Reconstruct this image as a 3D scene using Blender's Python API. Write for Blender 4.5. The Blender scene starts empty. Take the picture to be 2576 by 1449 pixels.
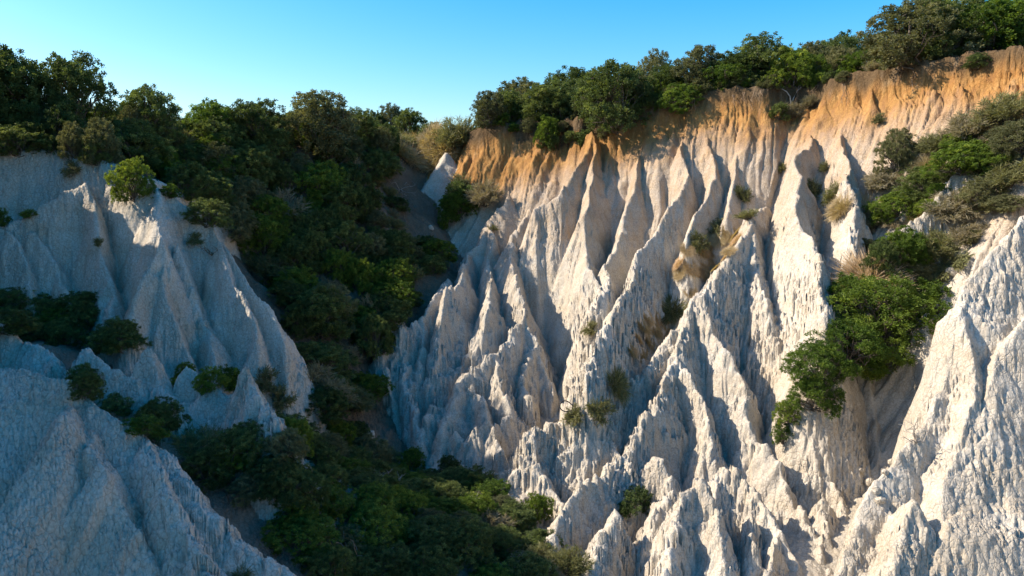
import bpy, math, random
import numpy as np
from mathutils import Vector, Matrix

# ------------------------------------------------------------------ camera, sky, sun, exposure
scene = bpy.context.scene
col = scene.collection
PW, PH = 2576.0, 1449.0            # units used for picture measurements
HFOV = 70.0
FPX = PW / 2 / math.tan(math.radians(HFOV / 2))
PITCH = math.radians(8.0)
cam_data = bpy.data.cameras.new('camera')
cam = bpy.data.objects.new('camera', cam_data)
col.objects.link(cam)
cam.location = (0, 0, 0)
cam.rotation_euler = (math.radians(90) - PITCH, 0, 0)
cam_data.sensor_fit = 'HORIZONTAL'
cam_data.angle = math.radians(HFOV)
cam_data.clip_start = 0.1
cam_data.clip_end = 3000
scene.camera = cam

SUN_AZ = math.radians(-84)         # from +Y (view direction), negative = left
SUN_EL = math.radians(40)
world = bpy.data.worlds.new('World')
scene.world = world
world.use_nodes = True
wn = world.node_tree
for n in list(wn.nodes):
    wn.nodes.remove(n)
w_out = wn.nodes.new('ShaderNodeOutputWorld')
w_bg = wn.nodes.new('ShaderNodeBackground')
w_sky = wn.nodes.new('ShaderNodeTexSky')
w_sky.sky_type = 'NISHITA'
w_sky.sun_disc = False
w_sky.sun_elevation = SUN_EL
w_sky.sun_rotation = SUN_AZ
w_sky.air_density = 1.0
w_sky.dust_density = 1.4
w_sky.ozone_density = 3.0
w_bg.inputs['Strength'].default_value = 0.14
w_hs = wn.nodes.new('ShaderNodeHueSaturation')
w_hs.inputs['Saturation'].default_value = 1.55
w_hs.inputs['Hue'].default_value = 0.492
wn.links.new(w_sky.outputs[0], w_hs.inputs['Color'])
wn.links.new(w_hs.outputs[0], w_bg.inputs['Color'])
wn.links.new(w_bg.outputs[0], w_out.inputs['Surface'])

sun_data = bpy.data.lights.new('sun', 'SUN')
sun_data.energy = 4.9
sun_data.angle = math.radians(0.5)
sun_data.color = (1.0, 0.87, 0.70)
sun = bpy.data.objects.new('sun', sun_data)
col.objects.link(sun)
to_sun = Vector((math.sin(SUN_AZ) * math.cos(SUN_EL), math.cos(SUN_AZ) * math.cos(SUN_EL), math.sin(SUN_EL)))
sun.rotation_euler = to_sun.to_track_quat('Z', 'Y').to_euler()
sun.location = to_sun * 100

scene.view_settings.view_transform = 'Standard'
scene.view_settings.look = 'None'
scene.view_settings.gamma = 1.0
scene.view_settings.exposure = 0.82
scene.cycles.use_denoising = True
scene.cycles.denoiser = 'OPENIMAGEDENOISE'
scene.cycles.denoising_input_passes = 'RGB_ALBEDO_NORMAL'
scene.cycles.max_bounces = 4
scene.cycles.diffuse_bounces = 2
scene.cycles.transparent_max_bounces = 4

# ------------------------------------------------------------------ helpers
CP, SP = math.cos(PITCH), math.sin(PITCH)

def P(u, v, d):
    """picture measurement (u, v) at forward distance d metres -> world point"""
    a = (u - PW / 2) / FPX
    b = (PH / 2 - v) / FPX
    k = d / (CP + b * SP)
    return (a * k, d, (-SP + b * CP) * k)

def project(x, y, z):
    f = y * CP - z * SP
    up = y * SP + z * CP
    return PW / 2 + FPX * x / f, PH / 2 - FPX * up / f

def hash2(ix, iy, seed):
    h = (ix.astype(np.uint32) * np.uint32(374761393) + iy.astype(np.uint32) * np.uint32(668265263)
         + np.uint32((seed * 2246822519 + 12345) & 0xffffffff))
    h = (h ^ (h >> np.uint32(13))) * np.uint32(1274126177)
    h = h ^ (h >> np.uint32(16))
    return (h & np.uint32(0xffffff)).astype(np.float32) / np.float32(0xffffff)

def vnoise(x, y, seed=0):
    """smooth value noise, -1..1"""
    x = np.asarray(x, np.float32); y = np.asarray(y, np.float32)
    fx = np.floor(x); fy = np.floor(y)
    ix = fx.astype(np.int64); iy = fy.astype(np.int64)
    tx = x - fx; ty = y - fy
    tx = tx * tx * (3 - 2 * tx); ty = ty * ty * (3 - 2 * ty)
    a = hash2(ix, iy, seed); b = hash2(ix + 1, iy, seed)
    c = hash2(ix, iy + 1, seed); d = hash2(ix + 1, iy + 1, seed)
    return (a + (b - a) * tx + (c - a) * ty + (a - b - c + d) * tx * ty) * 2 - 1

def fbm(x, y, seed=0, octv=3):
    r = 0; a = 1.0; t = 0
    for i in range(octv):
        r = r + a * vnoise(x * 2 ** i + 17.3 * i, y * 2 ** i - 9.1 * i, seed + i)
        t += a; a *= 0.5
    return r / t

def cells(x, y, gx, gy, ratio, seed):
    """jittered cells drawn out by `ratio` along the downslope direction (gx, gy):
    nearest and second distance, random per cell, offset to the cell centre"""
    fx = np.floor(x).astype(np.int32); fy = np.floor(y).astype(np.int32)
    b1 = np.full(x.shape, 99, np.float32); b2 = b1.copy(); rr = np.zeros(x.shape, np.float32)
    vx = rr.copy(); vy = rr.copy(); ir = np.float32(1 / ratio)
    for i in (-2, -1, 0, 1, 2):
        for j in (-2, -1, 0, 1, 2):
            cx = fx + i; cy = fy + j
            dx = cx + hash2(cx, cy, seed) - x
            dy = cy + hash2(cx, cy, seed + 1) - y
            al = (dx * gx + dy * gy) * ir; ac = dy * gx - dx * gy
            d = al * al + ac * ac
            m = d < b1
            b2 = np.where(m, b1, np.minimum(b2, d))
            np.copyto(rr, hash2(cx, cy, seed + 2), where=m)
            np.copyto(vx, dx, where=m, casting='unsafe'); np.copyto(vy, dy, where=m, casting='unsafe')
            b1 = np.where(m, d, b1)
    return np.sqrt(b1), np.sqrt(b2), rr, vx, vy

def sat(x):
    return np.clip(x, 0, 1)

def smooth(a, b, x):
    t = np.clip((x - a) / (b - a), 0, 1)
    return t * t * (3 - 2 * t)

def link(name, me, parent=None, **props):
    o = bpy.data.objects.new(name, me)
    col.objects.link(o)
    if parent is not None:
        o.parent = parent
    for k, v in props.items():
        o[k] = v
    return o

def mesh_arrays(name, verts, faces, mat=None, smooth_shade=False, attrs=None, face_attrs=None):
    """faces: (n,3) or (n,4) int array"""
    me = bpy.data.meshes.new(name)
    verts = np.asarray(verts, np.float32); faces = np.asarray(faces, np.int32)
    k = faces.shape[1]
    me.vertices.add(len(verts)); me.vertices.foreach_set('co', verts.ravel())
    me.loops.add(faces.size); me.loops.foreach_set('vertex_index', faces.ravel())
    me.polygons.add(len(faces))
    me.polygons.foreach_set('loop_start', np.arange(0, faces.size, k, dtype=np.int32))
    me.polygons.foreach_set('loop_total', np.full(len(faces), k, np.int32))
    me.polygons.foreach_set('use_smooth', np.full(len(faces), smooth_shade, bool))
    for nm, arr in (attrs or {}).items():
        at = me.attributes.new(nm, 'FLOAT', 'POINT'); at.data.foreach_set('value', np.asarray(arr, np.float32))
    for nm, arr in (face_attrs or {}).items():
        at = me.attributes.new(nm, 'FLOAT', 'FACE'); at.data.foreach_set('value', np.asarray(arr, np.float32))
    me.update(calc_edges=True)
    me.validate()
    if mat:
        me.materials.append(mat)
    return me

# ------------------------------------------------------------------ materials
class NT:
    def __init__(self, name):
        self.m = bpy.data.materials.new(name); self.m.use_nodes = True
        self.t = self.m.node_tree
        self.b = self.t.nodes['Principled BSDF']; self.out = self.t.nodes['Material Output']
    def n(self, typ, **kw):
        nd = self.t.nodes.new(typ)
        for k, v in kw.items():
            setattr(nd, k, v)
        return nd
    def l(self, a, b):
        self.t.links.new(a, b)
    def mix(self, fac, a, b, blend='MIX'):
        nd = self.n('ShaderNodeMix', data_type='RGBA', blend_type=blend)
        for s, val in ((0, fac), (6, a), (7, b)):
            if isinstance(val, (int, float)):
                nd.inputs[s].default_value = val
            elif isinstance(val, tuple):
                nd.inputs[s].default_value = val + (1,) if len(val) == 3 else val
            else:
                self.l(val, nd.inputs[s])
        return nd.outputs[2]
    def math(self, op, a, b=0.0, clamp=False):
        nd = self.n('ShaderNodeMath', operation=op, use_clamp=clamp)
        for s, val in ((0, a), (1, b)):
            if isinstance(val, (int, float)):
                nd.inputs[s].default_value = val
            else:
                self.l(val, nd.inputs[s])
        return nd.outputs[0]
    def noise(self, vec, scale, detail=3, rough=0.55):
        nd = self.n('ShaderNodeTexNoise'); nd.inputs['Scale'].default_value = scale
        nd.inputs['Detail'].default_value = detail; nd.inputs['Roughness'].default_value = rough
        self.l(vec, nd.inputs['Vector'])
        return nd.outputs['Fac']
    def ramp(self, fac, lo, hi):
        nd = self.n('ShaderNodeMapRange'); nd.inputs[1].default_value = lo; nd.inputs[2].default_value = hi
        self.l(fac, nd.inputs[0])
        return nd.outputs[0]

def clay_material():
    k = NT('clay')
    tc = k.n('ShaderNodeTexCoord')
    mp = k.n('ShaderNodeMapping'); mp.inputs['Scale'].default_value = (1, 1, 0.3)
    k.l(tc.outputs['Object'], mp.inputs['Vector'])
    flat = tc.outputs['Object']; tall = mp.outputs['Vector']
    ochre = k.n('ShaderNodeAttribute', attribute_name='ochre').outputs['Fac']
    soil = k.n('ShaderNodeAttribute', attribute_name='soil').outputs['Fac']
    grey = k.n('ShaderNodeAttribute', attribute_name='grey').outputs['Fac']
    n1 = k.noise(flat, 0.55, 4); n2 = k.noise(tall, 3.0, 5, 0.6); n3 = k.noise(flat, 16, 5, 0.7)
    pale = k.mix(k.ramp(n1, 0.35, 0.65), (0.46, 0.41, 0.335), (0.53, 0.495, 0.435))
    pale = k.mix(k.math('MULTIPLY', k.ramp(n2, 0.5, 0.72), 0.5), pale, (0.42, 0.345, 0.25))
    pale = k.mix(k.math('MULTIPLY', grey, 0.8), pale, (0.39, 0.35, 0.30))
    och = k.mix(k.ramp(n2, 0.36, 0.66), (0.27, 0.125, 0.032), (0.39, 0.225, 0.085))
    och = k.mix(k.math('MULTIPLY', k.ramp(n3, 0.55, 0.75), 0.5), och, (0.33, 0.14, 0.05))
    f = k.math('ADD', ochre, k.math('MULTIPLY', k.math('SUBTRACT', n2, 0.5), 0.5), True)
    c = k.mix(k.math('MULTIPLY', f, k.ramp(ochre, 0.0, 0.1)), pale, och)
    sl = k.mix(n3, (0.05, 0.038, 0.024), (0.12, 0.085, 0.05))
    c = k.mix(soil, c, sl)
    c = k.mix(0.8, c, k.mix(k.ramp(n3, 0.32, 0.68), (0.70, 0.68, 0.65), (1.22, 1.22, 1.22)), 'MULTIPLY')
    c = k.mix(k.math('MULTIPLY', k.ramp(k.noise(tall, 1.3, 5, 0.65), 0.55, 0.72), 0.22), c, (0.40, 0.33, 0.24))
    mb = k.n('ShaderNodeMapping'); mb.inputs['Scale'].default_value = (0.12, 0.12, 1.6)
    k.l(flat, mb.inputs['Vector'])
    bed = k.noise(mb.outputs['Vector'], 1.0, 4, 0.6)
    c = k.mix(k.math('MULTIPLY', k.ramp(bed, 0.5, 0.66), 0.3), c, k.mix(1.0, c, (0.86, 0.78, 0.66), 'MULTIPLY'))
    k.l(c, k.b.inputs['Base Color'])
    k.b.inputs['Roughness'].default_value = 0.95
    k.b.inputs['Specular IOR Level'].default_value = 0.12
    # fine relief: cracked popcorn crust and runnels
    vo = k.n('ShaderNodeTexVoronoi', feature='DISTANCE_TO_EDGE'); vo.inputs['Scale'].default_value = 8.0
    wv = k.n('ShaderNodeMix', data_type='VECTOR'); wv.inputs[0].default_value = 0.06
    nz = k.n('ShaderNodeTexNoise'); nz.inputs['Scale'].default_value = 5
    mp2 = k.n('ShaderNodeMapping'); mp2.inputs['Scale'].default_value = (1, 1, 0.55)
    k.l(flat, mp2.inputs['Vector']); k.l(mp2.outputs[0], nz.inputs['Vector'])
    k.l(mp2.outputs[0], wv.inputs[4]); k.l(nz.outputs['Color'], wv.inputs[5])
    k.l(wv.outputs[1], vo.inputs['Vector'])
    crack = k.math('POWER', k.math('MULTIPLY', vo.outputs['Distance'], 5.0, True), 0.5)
    crack_shade = k.math('MULTIPLY', k.math('SUBTRACT', 1.0, k.ramp(vo.outputs['Distance'], 0.0, 0.07)), 0.45)  # crevice shade painted brown into the colour along the cracks
    k.l(k.mix(crack_shade, c, k.mix(1.0, c, (0.55, 0.5, 0.44), 'MULTIPLY')), k.b.inputs['Base Color'])
    hgt = k.math('ADD', k.math('MULTIPLY', crack, 0.04), k.math('MULTIPLY', n3, 0.05))
    n4 = k.noise(tall, 9, 3, 0.6)
    hgt = k.math('ADD', hgt, k.math('MULTIPLY', n4, 0.07))
    hgt = k.math('MULTIPLY', hgt, k.math('ADD', k.ramp(k.noise(flat, 0.8, 3), 0.38, 0.62), 0.25))
    bp = k.n('ShaderNodeBump'); bp.inputs['Strength'].default_value = 0.6; bp.inputs['Distance'].default_value = 1.0
    k.l(hgt, bp.inputs['Height']); k.l(bp.outputs[0], k.b.inputs['Normal'])
    return k.m

def leaf_material(name, dark, light, tip, trans=0.3):
    k = NT(name)
    tone = k.n('ShaderNodeAttribute', attribute_name='tone').outputs['Fac']
    oi = k.n('ShaderNodeObjectInfo').outputs['Random']
    c = k.mix(tone, dark, light)
    c = k.mix(k.ramp(tone, 0.8, 1.0), c, tip)
    hs = k.n('ShaderNodeHueSaturation')
    k.l(c, hs.inputs['Color'])
    k.l(k.math('ADD', k.math('MULTIPLY', oi, 0.5), 0.72), hs.inputs['Value'])
    k.l(k.math('ADD', k.math('MULTIPLY', oi, -0.03), 0.513), hs.inputs['Hue'])
    c = hs.outputs['Color']
    k.l(c, k.b.inputs['Base Color'])
    k.b.inputs['Roughness'].default_value = 0.6
    k.b.inputs['Specular IOR Level'].default_value = 0.25
    tr = k.n('ShaderNodeBsdfTranslucent')
    k.l(k.mix(1.0, c, (1.25, 1.2, 0.55), 'MULTIPLY'), tr.inputs['Color'])
    mx = k.n('ShaderNodeMixShader'); mx.inputs[0].default_value = trans
    k.l(k.b.outputs[0], mx.inputs[1]); k.l(tr.outputs[0], mx.inputs[2])
    k.l(mx.outputs[0], k.out.inputs['Surface'])
    return k.m

def wood_material(name, a, b):
    k = NT(name)
    tc = k.n('ShaderNodeTexCoord')
    c = k.mix(k.noise(tc.outputs['Object'], 7, 4), a, b)
    k.l(c, k.b.inputs['Base Color']); k.b.inputs['Roughness'].default_value = 0.9
    bp = k.n('ShaderNodeBump'); bp.inputs['Strength'].default_value = 0.5; bp.inputs['Distance'].default_value = 0.02
    k.l(k.noise(tc.outputs['Object'], 30, 3), bp.inputs['Height']); k.l(bp.outputs[0], k.b.inputs['Normal'])
    return k.m

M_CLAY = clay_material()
M_LEAF = {
    'oak':    leaf_material('leaf_oak', (0.052, 0.078, 0.024), (0.16, 0.215, 0.068), (0.25, 0.30, 0.10), 0.38),
    'grey':   leaf_material('leaf_grey', (0.10, 0.11, 0.05), (0.23, 0.235, 0.115), (0.32, 0.31, 0.17), 0.34),
    'bright': leaf_material('leaf_bright', (0.065, 0.11, 0.016), (0.18, 0.27, 0.045), (0.30, 0.37, 0.065), 0.44),
    'broom':  leaf_material('leaf_broom', (0.19, 0.17, 0.11), (0.33, 0.295, 0.19), (0.42, 0.36, 0.23), 0.35),
    'dry':    leaf_material('leaf_dry', (0.38, 0.28, 0.15), (0.52, 0.41, 0.24), (0.6, 0.5, 0.32), 0.35),
    'weed':   leaf_material('leaf_weed', (0.11, 0.12, 0.05), (0.22, 0.22, 0.09), (0.32, 0.29, 0.14), 0.34),
}
M_BARK = wood_material('bark', (0.07, 0.055, 0.04), (0.17, 0.14, 0.11))
M_DEAD = wood_material('dead_wood', (0.24, 0.20, 0.16), (0.42, 0.38, 0.33))
M_ROOT = wood_material('root_wood', (0.12, 0.075, 0.045), (0.27, 0.19, 0.12))
M_RUBBER = wood_material('black_rubber', (0.012, 0.012, 0.013), (0.03, 0.03, 0.03))

# ------------------------------------------------------------------ terrain
RIDGES = []

class Ridge:
    def __init__(self, zone, pts, kl, kr, prof=None, a1=0.9, a2=0.32, a3=0.12, lam=1.9, jag=0.25, cols=0.0,
                 reach=14.0, host=None, lift=0.8, rnd=0.10, warp=1.0, ochre=False, soil=0.0):
        self.zone = zone
        w = []
        for p in pts:
            if p[0] == 'w':
                w.append(p[1:])
            elif isinstance(p[2], str):
                w.append(self.hit(p[0], p[1], float(p[2][1:])))
            else:
                w.append(P(*p))
        self.p = np.array(w, np.float64)
        self.kl, self.kr, self.prof, self.host, self.lift = kl, kr, prof, host, lift
        self.a1, self.a2, self.a3, self.lam, self.jag, self.cols = a1, a2, a3, lam, jag, cols
        self.colmin = 0.0 if soil else 0.14
        self.rim = prof is not None
        self.reach, self.rnd, self.warp, self.ochre, self.soil = reach, rnd, warp, ochre, soil
        self.seed = len(RIDGES) * 13 + 5
        RIDGES.append(self)

    @staticmethod
    def hit(u, v, prot):
        d = np.linspace(12, 75, 1400)
        a = (u - PW / 2) / FPX; b = (PH / 2 - v) / FPX
        k = d / (CP + b * SP)
        X, Y, Z = a * k, d, (-SP + b * CP) * k
        G = base_height(X, Y)
        i = int(np.argmax(G > Z))
        if not (G > Z).any():
            print('no hit', u, v); i = 900
        return P(u, v, d[i] - prot)

    def near(self, x, y):
        bd = np.full(x.shape, 1e9, np.float32); s = np.zeros(x.shape, np.float32); zc = s.copy(); sg = s.copy()
        ox = s.copy(); oy = s.copy(); ov = s.copy(); acc = 0.0
        last = len(self.p) - 2
        for i in range(len(self.p) - 1):
            a, b = self.p[i], self.p[i + 1]
            dx, dy = b[0] - a[0], b[1] - a[1]
            L2 = dx * dx + dy * dy; L = math.sqrt(L2)
            tt = (((x - a[0]) * dx + (y - a[1]) * dy) / L2).astype(np.float32)
            t = np.clip(tt, 0, 1)
            qx = x - (a[0] + t * dx); qy = y - (a[1] + t * dy)
            d2 = (qx * qx + qy * qy).astype(np.float32)
            m = d2 < bd
            bd[m] = d2[m]; s[m] = acc + t[m] * L; zc[m] = a[2] + t[m] * (b[2] - a[2])
            ox[m] = qx[m]; oy[m] = qy[m]
            sg[m] = (dx * qy - dy * qx)[m]
            o = np.zeros(x.shape, np.float32)
            if i == 0:
                o = np.maximum(o, -tt * L)
            if i == last:
                o = np.maximum(o, (tt - 1) * L)
            ov[m] = o[m]
            acc += L
        bd = np.sqrt(bd)
        self.over = ov / np.maximum(bd, 1e-4)      # share of the distance that lies past an end of the crest
        return bd, s, zc, np.sign(sg), ox, oy

    def eval(self, x, y, detail=True):
        d, s, zc, sg, ox, oy = self.near(x, y)
        if self.rim and detail:
            sd_ = np.where(sg > 0, -d, d) + 0.55 * vnoise(s / 2.7, s * 0, 811) + 0.25 * vnoise(s / 0.8, s * 0, 812)
            d = np.abs(sd_).astype(np.float32); sg = np.where(sd_ > 0, -1, 1)
        kk = np.where(sg > 0, self.kl, self.kr).astype(np.float32)
        front = kk > 0.6
        ke = np.float32(max(self.kl, self.kr))
        kk = kk + (ke - kk) * np.clip(self.over * 1.6, 0, 1)
        dd = np.sqrt(d * d + self.rnd ** 2) - self.rnd
        if self.prof is not None:
            pr = np.interp(d, [q[0] for q in self.prof], [q[1] for q in self.prof]).astype(np.float32)
            drop = np.where(front, pr, kk * d)
        else:
            drop = np.where(front, kk * dd * (1.12 - 0.28 * sat(d / 9)), kk * dd)
        z = zc - drop
        if detail:
            se = s + 1.2 * np.arctan2(ox, -oy).astype(np.float32) * sat(d / 1.0)
            sd = self.seed
            fm = np.where(front, 1.0, 0.25).astype(np.float32)
            wob = 0.5 * vnoise(s * 0.6, d * 0.35, sd + 1)
            n1 = vnoise((se + wob) / self.lam, d / 7.0, sd + 2)
            z += fm * self.a1 * ((1 - np.abs(n1)) ** 1.3 - 0.75) * smooth(0.0, 2.2, d)
            n2 = vnoise((se + 0.3 * wob) / (self.lam * 0.36), d / 5.0, sd + 3)
            z += fm * self.a2 * (np.sqrt(np.abs(n2)) - 0.62) * smooth(0.0, 0.9, d)
            n3 = vnoise(se / (self.lam * 0.14), d / 2.6, sd + 4)
            z += fm * self.a3 * (np.sqrt(np.abs(n3)) - 0.62) * smooth(-0.15, 0.4, d)
            if self.jag:
                z += fm * self.jag * (vnoise(s / 0.55, s * 0 + 3.3, sd + 6) * 0.6 + vnoise(s / 0.2, s * 0, sd + 7) * 0.4) * (1 - smooth(0.1, 0.8, d))
        if self.host is not None:              # a rib on the face of a bigger ridge
            z = np.minimum(z, self.host.eval(x, y, False)[0] + self.lift * (1 - 0.5 * sat(d / 3)))
        return z, d, zc, drop

def base_height(x, y, detail=False):
    z = floor_height(x, y)
    for r in RIDGES:
        m = near_box(r, x, y)
        if m.any():
            zz = r.eval(x[m], y[m], detail)[0]
            z[m] = np.maximum(z[m], zz)
    return z

def near_box(r, x, y):
    lo = r.p[:, :2].min(0) - r.reach; hi = r.p[:, :2].max(0) + r.reach
    return (x > lo[0]) & (x < hi[0]) & (y > lo[1]) & (y < hi[1])

GULLIES = [
    [P(1030, 405, 62), P(1010, 450, 58), P(1000, 520, 55), P(975, 640, 49), P(935, 880, 41), P(930, 1000, 37.5), P(930, 1090, 34.5), P(960, 1170, 31),
     P(1000, 1250, 28.5), P(950, 1449, 23.5), (-2, 12, -13.6), (0, -20, -16), (0, -200, -22)],
    [P(1430, 1035, 36.5), P(1330, 1120, 32.5), P(1200, 1190, 30), P(1000, 1250, 28.5)],
    [P(2380, 960, 29.5), P(2330, 1070, 28), P(2210, 1270, 25.5), P(2110, 1449, 22), (6, 14, -13.2), (2, 6, -14)],
    [(8, 27, -13), (5, 24, -13.2), (3.0, 20, -13.5), (1, 12, -14)],
    [P(1990, 1010, 34), P(1960, 1130, 31), P(1900, 1300, 26.5)],
]
G_ARR = [np.array(g) for g in GULLIES]

def floor_height(x, y):
    z = np.full(x.shape, 1e9, np.float64)
    for g in G_ARR:
        for i in range(len(g) - 1):
            a, b = g[i], g[i + 1]
            dx, dy = b[0] - a[0], b[1] - a[1]
            t = np.clip(((x - a[0]) * dx + (y - a[1]) * dy) / (dx * dx + dy * dy), 0, 1)
            d = np.hypot(x - a[0] - t * dx, y - a[1] - t * dy)
            z = np.minimum(z, a[2] + t * (b[2] - a[2]) + 0.2 * np.minimum(d, 25) + 0.02 * d)
    return z

# --- the right-hand cliff: its edge runs from the saddle at the back to the near right
CLIFF_PROF = [(0, 0), (0.3, 1.0), (0.6, 1.7), (1.9, 3.3), (5, 8.0), (12, 16.5), (16, 20), (30, 26)]
Ridge('cliff', [(1040, 350, 60), (1120, 345, 57.5), (1200, 330, 55.5), (1300, 308, 53.5), (1420, 300, 52), (1560, 290, 50.5),
                (1680, 250, 49.5), (1830, 228, 48), (2000, 212, 46.5), (2200, 182, 43), (2400, 150, 39.5), (2580, 120, 36),
                (2900, 70, 31), (3500, -20, 25), ('w', 40, 5, 6), ('w', 50, -30, 4)],
      -0.10, 1.5, prof=CLIFF_PROF, reach=70, a1=0.5, a2=0.55, a3=0.34, jag=0.12, lam=1.8, ochre=True)
def S(pts, kl=1.75, kr=1.75, zone='cliff', **kw):
    z_ = zone in ('pinnacle', 'ridge', 'spire')
    kw.setdefault('a1', 1.0 if z_ else 0.7); kw.setdefault('a2', 0.6 if z_ else 0.55); kw.setdefault('a3', 0.24 if z_ else 0.32); kw.setdefault('lam', 1.5 if z_ else 1.9)
    if zone == 'cliff':
        pts = [(p[0], p[1], 'p%.2f' % (0.15 + 1.65 * float(p[2][1:]))) if isinstance(p[2], str) else p for p in pts]
        kl *= 1.25; kr *= 1.25; kw['a1'] = 0.45
    return Ridge(zone, pts, kl, kr, **kw)
S([(1490, 335, 'p0.2'), (1440, 440, 'p1'), (1400, 490, 'p1.4'), (1340, 528, 'p1.6')], 1.5, 1.9)
S([(1490, 335, 'p0.2'), (1495, 440, 'p1'), (1470, 560, 'p1.6'), (1480, 640, 'p2'), (1505, 720, 'p2.4'), (1480, 800, 'p2.8')], 2.0, 2.0, ochre=True)
S([(1612, 380, 'p0.3'), (1600, 480, 'p1'), (1565, 580, 'p1.4'), (1530, 660, 'p1.6'), (1515, 740, 'p1.6')], 2.0, 2.0, ochre=True)
S([(1715, 335, 'p0.3'), (1720, 440, 'p1'), (1690, 510, 'p1.5'), (1640, 590, 'p2.1'), (1590, 690, 'p2.7'), (1565, 760, 'p3.2'),
   (1500, 845, 'p3.6'), (1480, 930, 'p4'), (1465, 985, 'p4')], 2.0, 2.0, ochre=True)
S([(1790, 345, 'p0.3'), (1800, 440, 'p1'), (1770, 510, 'p1.4'), (1735, 600, 'p1.6')], 2.1, 2.1, ochre=True)
S([(1860, 390, 'p0.2'), (1850, 460, 'p0.6'), (1830, 540, 'p0.8')], 2.0, 2.0, ochre=True)
S([(2040, 330, 'p0.2'), (2015, 390, 'p1.2'), (2000, 480, 'p2.2'), (2012, 560, 'p2.8'), (2050, 640, 'p3.2'), (2080, 720, 'p3.4'), (2070, 820, 'p3.6')], 2.0, 2.0, ochre=True)
S([(2105, 330, 'p0.2'), (2130, 400, 'p0.9'), (2150, 520, 'p1.5'), (2140, 640, 'p2')], 2.0, 2.0, ochre=True)
# --- the pinnacle buttress at its foot
S([(1285, 490, 'p0.3'), (1230, 560, 'p1'), (1180, 640, 'p1.5'), (1140, 690, 'p2'), (1100, 740, 40), (1060, 800, 38.5), (1010, 822, 37), (968, 860, 36)],
  1.7, 2.0, zone='pinnacle', cols=0.5, jag=0.5)
S([(968, 860, 36), (985, 940, 35), (1005, 1010, 33.8)], 2.6, 2.6, zone='pinnacle', cols=0.5, jag=0.5)
S([(1335, 525, 'p1'), (1280, 600, 'p1.6'), (1285, 660, 'p2.2'), (1310, 740, 40), (1320, 790, 38.8), (1290, 840, 37), (1250, 885, 35.6),
   (1180, 935, 34.5), (1150, 1010, 33), (1115, 1100, 31.5), (1105, 1150, 31)], 1.9, 1.9, zone='pinnacle', cols=0.5, jag=0.4)
S([(1320, 790, 38.8), (1350, 870, 37), (1385, 960, 36)], 2.0, 2.0, zone='pinnacle', cols=0.5)
S([(1180, 640, 'p0.6'), (1135, 735, 39), (1120, 800, 37.5), (1110, 880, 36), (1095, 960, 34.6)], 2.0, 2.0, zone='pinnacle', cols=0.6, jag=0.5)
S([(1250, 885, 35.6), (1270, 960, 34), (1300, 1040, 32.5)], 2.0, 2.0, zone='pinnacle', cols=0.6, jag=0.4)
S([(1290, 1060, 32), (1240, 1062, 31.6), (1190, 1085, 31)], 2.0, 2.0, zone='pinnacle', cols=0.6, jag=0.5)
for q in ([(1230, 560, 'p0.4'), (1235, 660, 'p1.2'), (1225, 760, 38.6), (1205, 830, 37)], [(1060, 800, 38.4), (1070, 880, 36.6), (1060, 960, 35)], [(1180, 935, 34.5), (1215, 1000, 33.2), (1230, 1060, 32)],
          [(1010, 822, 37), (1030, 920, 35.2), (1050, 1010, 33.6), (1060, 1090, 32)], [(1340, 870, 37), (1320, 950, 35.4), (1335, 1030, 34)], [(1120, 1000, 33.4), (1070, 1070, 32.2), (1060, 1130, 31.4)],
          [(1150, 1090, 31.6), (1190, 1150, 30.4)], [(1240, 1080, 31), (1260, 1160, 29.6)]):
    S(q, 2.1, 2.1, zone='pinnacle', cols=0.5, jag=0.55)
# --- the long diagonal ridge and its spurs
S([(1930, 525, 'p0.3'), (1890, 540, 38.5), (1850, 610, 36.5), (1760, 740, 33.5), (1690, 850, 32), (1600, 945, 30.8), (1530, 1010, 30), (1470, 1040, 29.4),
   (1395, 1065, 28.8), (1325, 1102, 28.2), (1300, 1170, 27.7)], 1.9, 1.9, zone='ridge', cols=0.35, jag=0.4)
S([(1880, 560, 38), (1905, 690, 35), (1950, 830, 32.5), (1980, 960, 30.5)], 2.0, 2.0, zone='ridge', cols=0.3)
S([(1760, 740, 33.5), (1820, 860, 31.5), (1860, 960, 30), (1890, 1090, 28.3)], 2.0, 2.0, zone='ridge', cols=0.3)
S([(1745, 765, 33.1), (1705, 890, 31), (1650, 990, 29), (1625, 1060, 27.8), (1594, 1117, 27), (1580, 1200, 26)], 2.0, 2.0, zone='ridge', cols=0.4, jag=0.4)
S([(1700, 900, 30.8), (1770, 1010, 29), (1800, 1100, 27.5)], 2.0, 2.0, zone='ridge', cols=0.3)
S([(1330, 1105, 28.1), (1350, 1180, 27), (1400, 1260, 26)], 2.0, 2.0, zone='ridge', cols=0.5, jag=0.5)
S([(1470, 1040, 29.3), (1540, 1110, 27.8), (1560, 1170, 27)], 2.0, 2.0, zone='ridge', cols=0.5, jag=0.5)
S([(1594, 1117, 27), (1515, 1183, 26), (1456, 1199, 25.5), (1420, 1290, 24.3), (1390, 1400, 22.5)], 2.0, 2.0, zone='ridge', cols=0.5, jag=0.5)
S([(1655, 1139, 26.3), (1690, 1215, 25.2), (1640, 1300, 24)], 2.0, 2.0, zone='ridge', cols=0.4, jag=0.5)
S([(1540, 1290, 24), (1500, 1360, 22.8), (1480, 1449, 21.3)], 2.0, 2.0, zone='ridge', cols=0.5, jag=0.5)
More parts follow.
